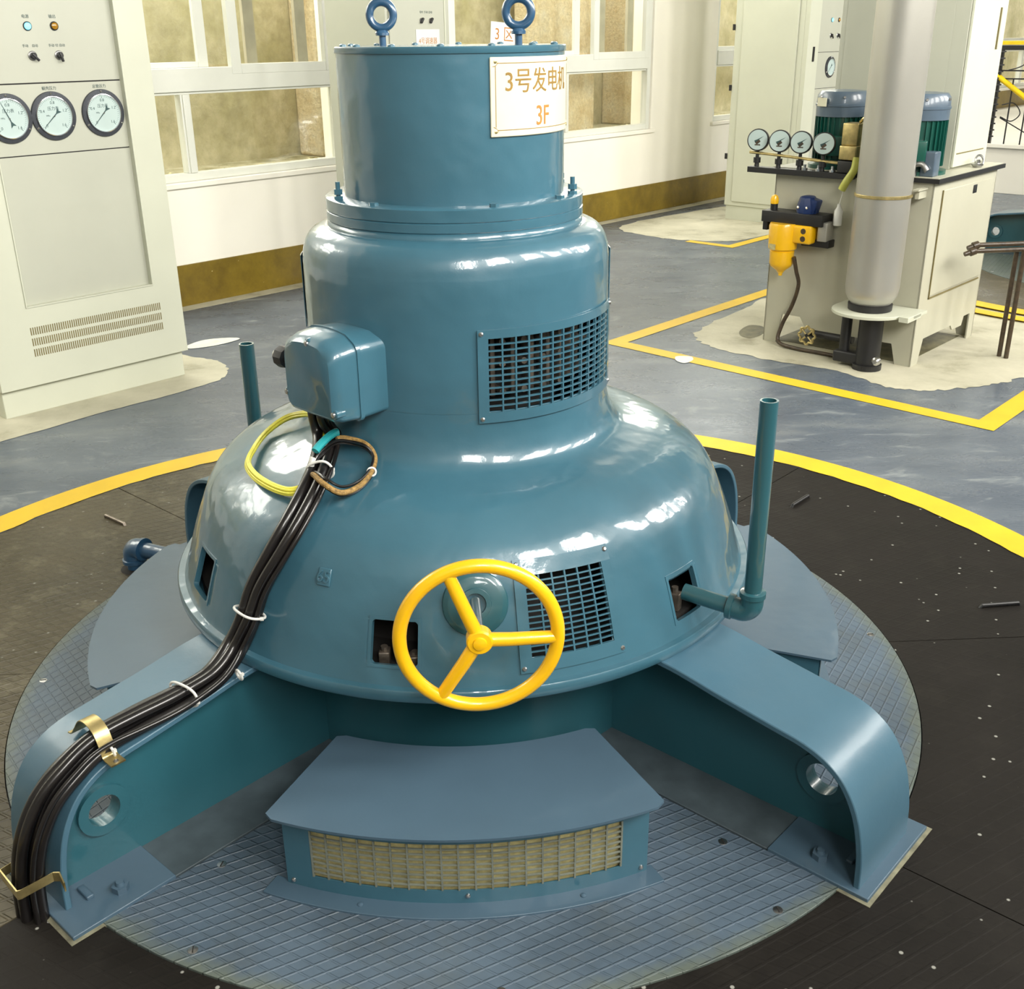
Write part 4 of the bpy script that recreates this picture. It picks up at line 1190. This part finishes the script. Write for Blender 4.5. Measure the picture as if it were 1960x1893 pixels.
# centre background governor cabinet and its sign
e = empty('control_cabinet', at(2.70, 3.25), WA, 'pale grey cabinet standing behind the top housing, holding the 4号 sign', 'cabinet')
mb = MB(); mb.bx(0, .52, 0, .55, .0, 2.2); mb.build('carcass', M['cab_in'], e, bev=.004)
mb = MB(); mb.bx(.02, .50, -.012, 0, .1, 2.15); d_ = mb.build('door', M['cab_in'], e, bev=.003)
mb = MB(); mb.bx(.465, .475, -.016, -.012, .4, 2.1); mb.build('door_trim', M['cab'], d_)
for x in (.275, .352):
    mb = MB(); mb.turn((x, -.012, 1.73), (0, -1, 0), [(0, .015), (.003, .014)], 16); b = mb.build('rotary_switch', M['steel'], d_)
    mb = MB(); mb.box((x, -.022, 1.73), (.012, .016, .034), Matrix.Rotation(R(35), 3, 'Y'), .003); mb.build('switch_knob', M['blackm'], b)
dial_text('导叶 手动 自动', .016, d_, M['ink'], lambda c: Vector((.315 + c.x, -.0128 - c.z, 1.775 + c.y)))
mb = MB(); mb.bx(.225, .42, -.0155, -.0125, 1.56, 1.682); sg = mb.build('sign_card', M['white'], e); 
dial_text('4号调速器', .040, sg, M['orange'], lambda c: Vector((.3225 + c.x * .85, -.016 - c.z, 1.615 + c.y)))

# small tilted area sign
e = empty('area_sign', at(3.0, 2.6), WA + R(-4), 'small white card reading 3区 on a thin post behind the lid', 'sign')
mb = MB(); mb.cyl((0, .004, .012), (0, .004, 1.58), .010, seg=12); mb.build('post', M['silver'], e)
mb = MB(); mb.turn((0, .004, 0), (0, 0, 1), [(0, .12), (.008, .12), (.014, .10)], 28); mb.build('base', M['silver'], e)
rot = Matrix.Rotation(R(-14), 3, 'Y') 
mb = MB(); mb.box((0, -.010, 1.645), (.205, .004, .130), rot @ Matrix.Rotation(R(18), 3, 'Y'), 0); cd = mb.build('card', M['white'], e)
rt = rot @ Matrix.Rotation(R(18), 3, 'Y')
dial_text('3 区', .085, cd, M['orange'], lambda c: Vector((0, -.0125, 1.645)) + rt @ Vector((c.x, -c.z, c.y)))

# right background cabinet: cream side towards the camera, gauge panel round the corner
e = empty('control_cabinet', at(7.30, 3.02), WA, 'tall cream cabinet at the far right with one gauge, behind the tank', 'cabinet')
body = cabinet_shell(e, 1.0, .70, 2.3, 0)
mb = MB(); mb.bx(-.012, 0, .07, .62, .17, 2.2); mb.build('side_panel', M['cab'], e, bev=.003)
for z in (.55, 1.15, 1.66):
    mb = MB(); mb.bx(-.012, .004, .700, .720, z, z + .05); mb.build('hinge', M['blackm'], e)
mb = MB()
mb.bx(0, .20, -.028, .013, .14, 2.28); mb.bx(.84, 1.0, -.028, .013, .14, 2.28); mb.bx(.20, .84, -.028, .013, .14, .52); mb.bx(.20, .84, -.028, .013, 2.12, 2.28)
dr = mb.build('door', M['cab'], e)
mb = MB(); mb.bx(.10, .125, -.036, -.028, 1.40, 1.52); mb.build('handle', M['blackm'], dr)
mb = MB()
for z0, z1 in ((.47, 1.168), (1.172, 1.470), (1.474, 2.16)): mb.bx(.15, .89, .0, .012, z0, z1)
pn = mb.build('instrument_panel', M['cab_in'], e)
for z in (1.1665, 1.4685): mb = MB(); mb.bx(.20, .83, .0004, .011, z, z + .007); mb.build('panel_seam', M['inside'], pn)
panel_gauge(pn, .50, 1.345, .090, 225, True)
for x, m_ in ((.46, M['lamp_on']), (.59, M['lamp_or'])): lamp(pn, x, 1.735, m_)
for x in (.46, .59): knob(pn, x, 1.608, -60)

# ---------------------------------------------------------------- oil tank unit
ts, tt = 3.62, .27
e = empty('oil_tank', at(ts, tt), WA, 'pale grey steel oil tank on cut-out feet at the right, carrying the pumps', 'tank')
wS, dT, hT = .85, .88, .945
mb = MB()
def side(outline, f, th=.008):
    me = plate_mesh(outline, [], th); mb.mesh(me, f)
# left side (x = 0, faces the generator): outline in (y, z)
so = [(0, 0), (.085, 0), (.115, .11), (.62, .11), (.66, .17), (.77, .17), (.80, 0), (dT, 0), (dT, hT), (0, hT)]
side(so, lambda c: Vector((c.z + .004, c.x, c.y)))
side(so, lambda c: Vector((wS - .004 + c.z, c.x, c.y)))
fo = [(0, 0), (.09, 0), (.13, .13), (.50, .13), (.53, .10), (.66, .10), (.68, .15), (.77, .15), (.77, 0), (wS, 0), (wS, hT), (0, hT)]
side(fo, lambda c: Vector((c.x, .004 + c.z, c.y)))
side([(0, 0), (.1, 0), (.13, .13), (.72, .13), (.75, 0), (wS, 0), (wS, hT), (0, hT)], lambda c: Vector((c.x, dT - .004 + c.z, c.y)))
mb.bx(.004, wS - .004, .004, dT - .004, .17, .18)
tk = mb.build('tank_shell', M['tank'], e)
mb = MB(); mb.bx(-.02, wS + .03, -.03, dT + .02, hT, hT + .022); tp = mb.build('tank_top', M['blackm'], e)
mb = MB(); mb.bx(-.012, wS + .022, -.022, dT + .012, hT + .0222, hT + .025); mb.build('top_sheet', M['tank'], tp)
mb = MB(); mb.bx(.12, .80, -.006, 0, .36, .90); dd = mb.build('front_hatch', M['tank'], e, bev=.003)
mb = MB(); mb.bx(.114, .120, -.007, -.001, .345, .90); mb.bx(.114, .80, -.007, -.001, .345, .352); mb.build('hatch_gap', M['slot'], dd)
mb = MB(); mb.box((.54, -.004, .865), (.055, .008, .045), None, .004); mb.build('latch', M['blackm'], dd)
mb = MB(); mb.bx(.05, wS - .05, .05, dT - .05, .0015, .004); mb.build('painted_underside_shade', M['stain_shade'], e)  # no real tray: dark sheet that paints the shade beneath the tank

# governor cabinet standing on the tank
e = empty('pump_cabinet', at(ts + .395, .362, hT + .025), WA, 'white-fronted cabinet standing on the oil tank behind the motors', 'cabinet')
mb = MB(); mb.bx(0, .46, 0, .69, 0, 1.75); mb.build('carcass', M['cab_in'], e, bev=.004)
mb = MB(); mb.bx(.004, .456, -.016, -.001, .01, 1.74); d_ = mb.build('door', M['cab'], e, bev=.003)
mb = MB(); mb.bx(.03, .40, -.019, -.016, .075, .080); mb.build('door_seam', M['slot'], d_)
mb = MB(); mb.bx(.355, .380, -.022, -.016, .58, .78); mb.build('handle_recess', M['cab_in'], d_, bev=.002)
mb = MB(); mb.bx(.353, .358, -.024, -.016, .58, .78); mb.build('handle_edge', M['slot'], d_)
mb = MB(); mb.bx(-.002, 0, .08, .66, .05, 1.7); mb.build('side_panel', M['cab_in'], e, bev=.001)

def motor(s, t, label):
    e = empty('pump_motor', at(s, t, hT + .025), WA, label, 'motor', 'green pump motors on the tank')
    mb = MB(); mb.turn((0, 0, 0), (0, 0, 1), [(0, .15), (.02, .15), (.022, .118), (.27, .118)], 40); b = mb.build('motor_body', M['green'], e, sharp=30)
    f = MB()
    for k in range(30):
        a = 2 * PI * k / 30; f.box((.124 * math.cos(a), .124 * math.sin(a), .15), (.016, .003, .22), Matrix.Rotation(a, 3, 'Z'))
    f.build('cooling_fins', M['green'], b)
    mb = MB(); mb.turn((0, 0, .262), (0, 0, 1), [(0, .132), (.050, .133), (.052, .137), (.062, .137), (.064, .133), (.105, .130), (.125, .115), (.130, .06)], 40)
    c = mb.build('fan_cowl', M['cowl'], e, sharp=40)
    for a in (150, 210, 270):
        mb = MB(); mb.turn((.131 * math.cos(R(a)), .131 * math.sin(R(a)), .36), (math.cos(R(a)), math.sin(R(a)), 0), [(0, .008), (.006, .006)], 10); mb.build('screw', M['steel'], c)
    mb = MB(); mb.box((-.132, .05, .335), (.006, .065, .042), Matrix.Rotation(R(-22), 3, 'Z')); mb.build('rating_label', M['sign'], c)
    mb = MB(); mb.box((-.12, -.05, .12), (.07, .09, .10), Matrix.Rotation(R(20), 3, 'Z'), .006); mb.build('junction_box', M['green'], b)
    return e
motor(3.785, .885, 'green motor with blue fan cowl left of the silver column')
motor(3.775, .445, 'green motor with blue fan cowl partly hidden right of the silver column')

# gauge manifold overhanging the tank edge
e = empty('gauge_manifold', at(3.585, .70, .955), WA, 'black bar with four round gauges on stems at the left of the tank top', 'gauge manifold')
mb = MB(); mb.bx(-.03, .02, -.02, .595, -.018, .012); mb.build('bar', M['blackm'], e, bev=.002)
for t in (.555, .423, .297, .165):
    mb = MB(); mb.turn((0, t, .010), (0, 0, 1), [(0, .014), (.02, .012), (.022, .020), (.05, .020), (.052, .010), (.09, .009)], 12)
    st = mb.build('gauge_stem', M['blackm'], e)
    d = Vector((-1, -.35, .12)).normalized(); c = Vector((0, t, .150))
    mb = MB(); mb.turn(c - d * .02, d, [(0, .050), (.004, .058), (.036, .058), (.039, .055), (.039, .050)], 36)
    gg = mb.build('gauge_case', M['blackm'], e, sharp=30)
    mb = MB(); mb.cyl(c + d * .012, c + d * .0198, .052, seg=36); fc = mb.build('dial', M['gauge'], gg)
    sd = d.orthogonal().normalized(); 
    up = Vector((0, 0, 1)); up = (up - d * up.dot(d)).normalized(); sd = up.cross(d)
    mb = MB(); 
    mb.box(c + d * .0202 - up * .010, (.001, .026, .018), Matrix((d, sd, up)).transposed() @ Matrix.Rotation(R(40), 3, 'X')); mb.box(c + d * .0202 - up * .026, (.001, .030, .006), Matrix((d, sd, up)).transposed()); mb.build('dial_emblem', M['brown'], fc)
    mb = MB(); q = c + d * .0218; w_ = (up * .5 + sd * .8).normalized(); n_ = w_.cross(d)
    mb.add([q + w_ * .040, q + n_ * .003, q - w_ * .018 + n_ * .006, q - w_ * .018 - n_ * .006, q - n_ * .003], [(0, 1, 2, 3, 4)]); mb.build('needle', M['ink'], fc)
mb = MB(); mb.tube(catmull([(-.004, .60, .085), (-.004, .42, .078), (-.004, .28, .070), (-.002, .10, .060), (.01, .02, .062), (.02, .0, .10)], 5), .008, 10); mb.build('copper_line', M['brass'], e)
for t in (.10, .18, .26):
    mb = MB(); mb.turn((-.01, t, .012), (0, 0, 1), [(0, .016), (.012, .016), (.014, .008), (.03, .008)], 8); mb.build('fitting', M['steel'], e)

e = empty('valve_block', at(3.60, .715, hT + .025), WA, 'brass-yellow valve block between the motor and the silver column', 'valve')
mb = MB(); mb.box((0, 0, .19), (.09, .085, .11), None, .006); mb.box((0, 0, .10), (.11, .09, .07), None, .006); mb.build('block', M['brass'], e)
mb = MB(); mb.box((0, 0, .03), (.10, .10, .06), None, .005); mb.build('base', M['blackm'], e)
mb = MB(); mb.tube(catmull([(0, -.03, .25), (-.02, -.06, .27), (0, -.10, .28)], 5), .008, 8); mb.build('fitting', M['brass'], e)
e = empty('relief_valve', at(3.66, .35, hT + .025), WA, 'steel elbow fittings on the tank top right of the silver column', 'valve')
mb = MB(); mb.tube(catmull([(-.02, .04, 0), (-.03, .04, .05), (-.03, -.0, .06), (-.03, -.03, .03)], 5), .014, 12); mb.build('elbow', M['steel'], e)
mb = MB(); mb.turn((-.02, .10, 0), (0, 0, 1), [(0, .026), (.03, .024), (.045, .030), (.07, .012)], 10); mb.build('cap', M['white'], e)
mb = MB(); mb.box((.02, -.02, .06), (.07, .07, .12), None, .006); mb.build('block', M['cowl'], e)
e = empty('filler_cap', at(4.20, .285, hT + .025), WA, 'small metal filler cap at the right front edge of the tank top', 'cap')
mb = MB(); mb.turn((0, 0, 0), (0, 0, 1), [(0, .02), (.012, .03), (.02, .03), (.022, .012), (.04, .012)], 18); mb.build('cap', M['steel'], e)
mb = MB(); mb.torus((.02, 0, .035), (-.5, -1, .3), .026, .006, 20, 8); mb.build('ring', M['steel'], e)

# silver accumulator column
e = empty('accumulator_column', at(3.455, .455, 0), WA, 'tall silver cylindrical column in front of the oil tank', 'column')
mb = MB(); mb.turn((0, 0, .345), (0, 0, 1), [(0, .095), (.02, .112), (.05, .128), (.09, .134), (3.2, .134)], 64); mb.build('cylinder', M['silver'], e, sharp=40)
mb = MB(); mb.turn((0, 0, .318), (0, 0, 1), [(0, .110), (.03, .112), (.034, .10)], 48); mb.build('seat_ring', M['blackm'], e)
mb = MB(); mb.turn((0, 0, .885), (0, 0, 1), [(0, .136), (.003, .140), (.013, .140), (.016, .136)], 64); mb.build('clamp_band', M['brass'], e, sharp=30)
mb = MB(); mb.box((.12, -.14, .90), (.09, .02, .05)); mb.box((.10, -.145, .92), (.12, .03, .008)); mb.build('clamp_bracket', M['tank'], e)
mb = MB(); pts = [(-.19 * math.cos(R(a)), .19 * math.sin(R(a))) for a in range(-90, 91, 9)]; pts = [(x, y) for x, y in pts] + [(.16, .19), (.16, -.24), (-.01, -.24)]
mb.prism(pts, .300, .316); mb.box((.005, -.215, .305), (.16, .05, .028)); mb.build('support_shelf', M['cab'], e, bev=.002)
mb = MB(); mb.cyl((0, -.02, .03), (0, -.02, .30), .062, seg=24); mb.turn((0, -.02, .0), (0, 0, 1), [(0, .075), (.03, .075)], 20); mb.build('outlet_pipe', M['blackm'], e)
mb = MB(); mb.cyl((0, .115, .02), (0, .115, .30), .028, seg=18); mb.box((0, .06, .05), (.08, .2, .06), None, .01); mb.build('inlet_pipe', M['blackm'], e)
mb = MB(); mb.turn((-.06, -.10, .07), (-1, 0, 0), [(0, .022), (.02, .022), (.03, .012)], 12); mb.build('plug', M['steel'], e)
e = empty('drain_valve', at(3.50, .80, .115), WA, 'small brass wheel valve under the tank beside the column foot', 'valve')
mb = MB(); P = [(-.03, .045 * (1 + .12 * math.cos(8 * a)) * math.cos(a), .045 * (1 + .12 * math.cos(8 * a)) * math.sin(a)) for a in [2 * PI * k / 64 for k in range(64)]]
mb.tube(P, .0065, 8, True)
for k in range(4): a = PI / 4 * (2 * k + 1); mb.cyl((-.03, 0, 0), (-.03, .043 * math.cos(a), .043 * math.sin(a)), .005, seg=8)
mb.build('valve_wheel', M['brass'], e)
mb = MB(); mb.cyl((-.035, 0, 0), (.03, 0, 0), .010, seg=12); mb.cyl((.03, .0, 0), (.03, -.24, -.0), .02, seg=14); mb.build('valve_body', M['blackm'], e)

# yellow filter group on the tank side
e = empty('filter_unit', at(3.615, .96, 0), WA, 'bright yellow filter housing with navy solenoid on the tank side', 'filter')
mb = MB(); mb.box((-.06, 0.01, .722), (.12, .36, .06), None, .003); mb.box((-.05, .175, .695), (.10, .03, .10), None, .003); mb.box((-.045, -.12, .60), (.07, .16, .04), None, .004)
mb.build('mounting_block', M['blackm'], e)
mb = MB(); mb.turn((-.105, .055, .41), (0, 0, 1), [(0, .010), (.012, .012), (.03, .026), (.052, .056), (.07, .064), (.135, .066), (.139, .062), (.144, .070), (.150, .076), (.27, .080), (.285, .074)], 40)
mb.box((-.09, -.01, .645), (.09, .22, .095), None, .012)
fl = mb.build('filter_housing', M['yellow'], e, sharp=35)
for y in (-.06, -.09): pass
for z in (.665, .625):
    mb = MB(); mb.turn((-.134, -.075, z), (-1, 0, 0), [(0, .016), (.003, .014), (.003, .008)], 16); mb.build('port_plug', M['brown'], fl)
mb = MB(); mb.box((-.182, .075, .575), (.004, .040, .028), Matrix.Rotation(R(-10), 3, 'Z')); mb.build('makers_badge', M['khaki'], fl)
mb = MB(); mb.box((-.06, -.165, .665), (.08, .055, .10), None, .006); mb.build('aluminium_block', M['silver'], e)
mb = MB(); mb.turn((-.06, -.05, .752), (-.1, 0, 1), [(0, .055), (.02, .058), (.05, .052), (.085, .040), (.09, .02)], 10); mb.box((-.06, -.075, .79), (.07, .07, .08), Matrix.Rotation(R(15), 3, 'X'), .008)
so_ = mb.build('solenoid', M['solenoid'], e, sharp=25)
for y in (-.02, -.07): mb = MB(); mb.turn((-.112, y, .785), (-1, 0, .4), [(0, .008), (.004, .005)], 10); mb.build('screw', M['chrome'], so_)
mb = MB(); mb.cyl((-.07, .145, .75), (-.07, .145, .785), .020, seg=16); mb.build('indicator_base', M['blackm'], e)
mb = MB(); mb.turn((-.07, .145, .785), (0, 0, 1), [(0, .022), (.025, .023), (.042, .016), (.047, .004)], 18); mb.build('indicator_cap', M['yellow'], e)
mb = MB(WM); mb.tube(catmull([(3.50, .935, .52), (3.53, .93, .44), (3.56, .925, .36), (3.575, .96, .24), (3.57, 1.01, .12), (3.545, 1.01, .03), (3.53, .90, .014), (3.53, .75, .014), (3.53, .60, .014), (3.53, .545, .02), (3.55, .54, .05)], 8), .011, 12)
o = mb.build('oil_hose', M['brown']); tag(o, 'brown hose dropping from the yellow filter and along the floor', 'hose')
mb = MB(WM); mb.tube(catmull([(3.56, .665, 1.05), (3.55, .668, .99), (3.53, .695, .93), (3.53, .715, .89)], 6), .020, 14)
o = mb.build('olive_hose', M['olive']); tag(o, 'short olive-green hose beside the silver column at the tank edge', 'hose')
e = empty('hanging_bottle', at(3.575, .742, .70), WA, 'small white bottle hanging left of the silver column', 'bottle')
mb = MB(); mb.turn((0, 0, 0), (0, 0, 1), [(0, .022), (.075, .022), (.095, .010), (.11, .009)], 20); mb.build('bottle_body', M['white'], e)
mb = MB(); mb.cyl((0, 0, .11), (.02, -.01, .20), .002, seg=6); mb.build('string', M['white'], e)

# brown pipe stand at the right edge
e = empty('pipe_stand', at(4.13, -.03), WA, 'dark brown pipe stand with twin legs at the right edge', 'stand')
for q in ((.007, .021), (-.011, -.022)):
    mb = MB(); mb.cyl((*q, 0), (*q, .585), .0125, seg=14); mb.build('leg', M['brown'], e)
for dz, dx in ((.585, 0), (.612, .03)):
    mb = MB(); mb.cyl((-.215 + dx, .165, dz), (.16 + dx, -.15, dz), .0125, seg=14); b = mb.build('crossbar', M['brown'], e)
    mb = MB(); mb.turn((-.215 + dx, .165, dz), (-.76, .64, -.3), [(-.01, .02), (.02, .021), (.025, .014), (.05, .012)], 12); mb.build('end_fitting', M['brown'], b)

# railing on the platform
rl = empty('railing', at(10.66, 2.53, .50), WA, 'black railing with yellow handrail on the platform, top right', 'railing')
mb = MB(); mb.bx(-.02, .02, -4.6, .02, .99, 1.03); mb.build('handrail', M['hazard'], rl, bev=.004)
mb = MB(); mb.bx(-.016, .016, -4.6, .02, .94, .985); mb.build('top_bar', M['blackm'], rl)
for k in range(3):
    mb = MB(); y = -k * 2.1; mb.bx(-.02, .02, y - .02, y + .02, 0, .95)
    for j in range(14):
        z = .08 + j * .065; mb.box((0, y, z), (.06, .06, .014), Matrix.Rotation(R(45), 3, 'Z'))
    mb.build('post', M['blackm'], rl)
for z in (.66, .74):
    mb = MB(); mb.bx(-.008, .008, -4.6, 0, z - .007, z + .007); mb.build('middle_bar', M['blackm'], rl)
for k in range(26):
    mb = MB(); y = -.16 - k * .165; mb.bx(-.006, .006, y - .006, y + .006, 0, .66); mb.build('baluster', M['blackm'], rl)
for k in range(6):
    mb = MB(); y = -.08 - k * .66
    mb.tube(catmull([(0, y, .28), (0, y - .12, .24), (0, y - .2, .32), (0, y - .12, .42), (0, y, .40)], 6), .006, 8)
    mb.tube(catmull([(0, y, .74), (0, y - .15, .79), (0, y - .3, .92)], 6), .006, 8)
    mb.tube([(0, y, .27), (0, y - .5, .02)], .006, 8); mb.build('scroll', M['blackm'], rl)
mb = MB(); mb.tube([(.0, .06, .72), (.0, -.45, .38), (0, -2.4, -.3 + .32)], .028, 12); mb.build('stair_handrail', M['hazard'], rl)

# ---------------------------------------------------------------- neighbouring machine (one leg of it is in view)
C4 = W(7.20, 0.02, .012)
g4 = copy_tree(gen); g4.location = C4; g4['label'] = 'neighbouring blue generator cut off by the right edge, only a leg showing'
for src, lab in ((180, 'blue checker plate of the neighbouring machine, left side, beyond the brown stand'), (-90, 'blue checker plate of the neighbouring machine, near side, beyond the brown stand')):
    q = copy_tree(CHK[src]); q.location = CHK[src].location + C4 + Vector((0, 0, .001)); q['label'] = lab; q['group'] = 'checker plates of the neighbouring machine'
for ac in (202.5, 247.5, 157.5):
    make_deck(ac, deck_l, {202.5: 'grey-brown deck plate seen between the tank and the brown stand', 247.5: 'deck plate of the neighbouring machine beyond the brown stand', 157.5: 'deck plate of the neighbouring machine behind the oil tank'}[ac], C4, 'deck plates around the neighbouring machine')
mb = MB(Matrix.Translation(C4)); mb.sector(1.949, 2.07, 120, 290, .0005, .003, 90); mb.build('painted_line', M['line'], floor)
mb = MB(Matrix.Translation(C4)); mb.sector(2.14, 2.24, 150, 260, .0005, .003, 60); mb.build('painted_line', M['line'], floor)
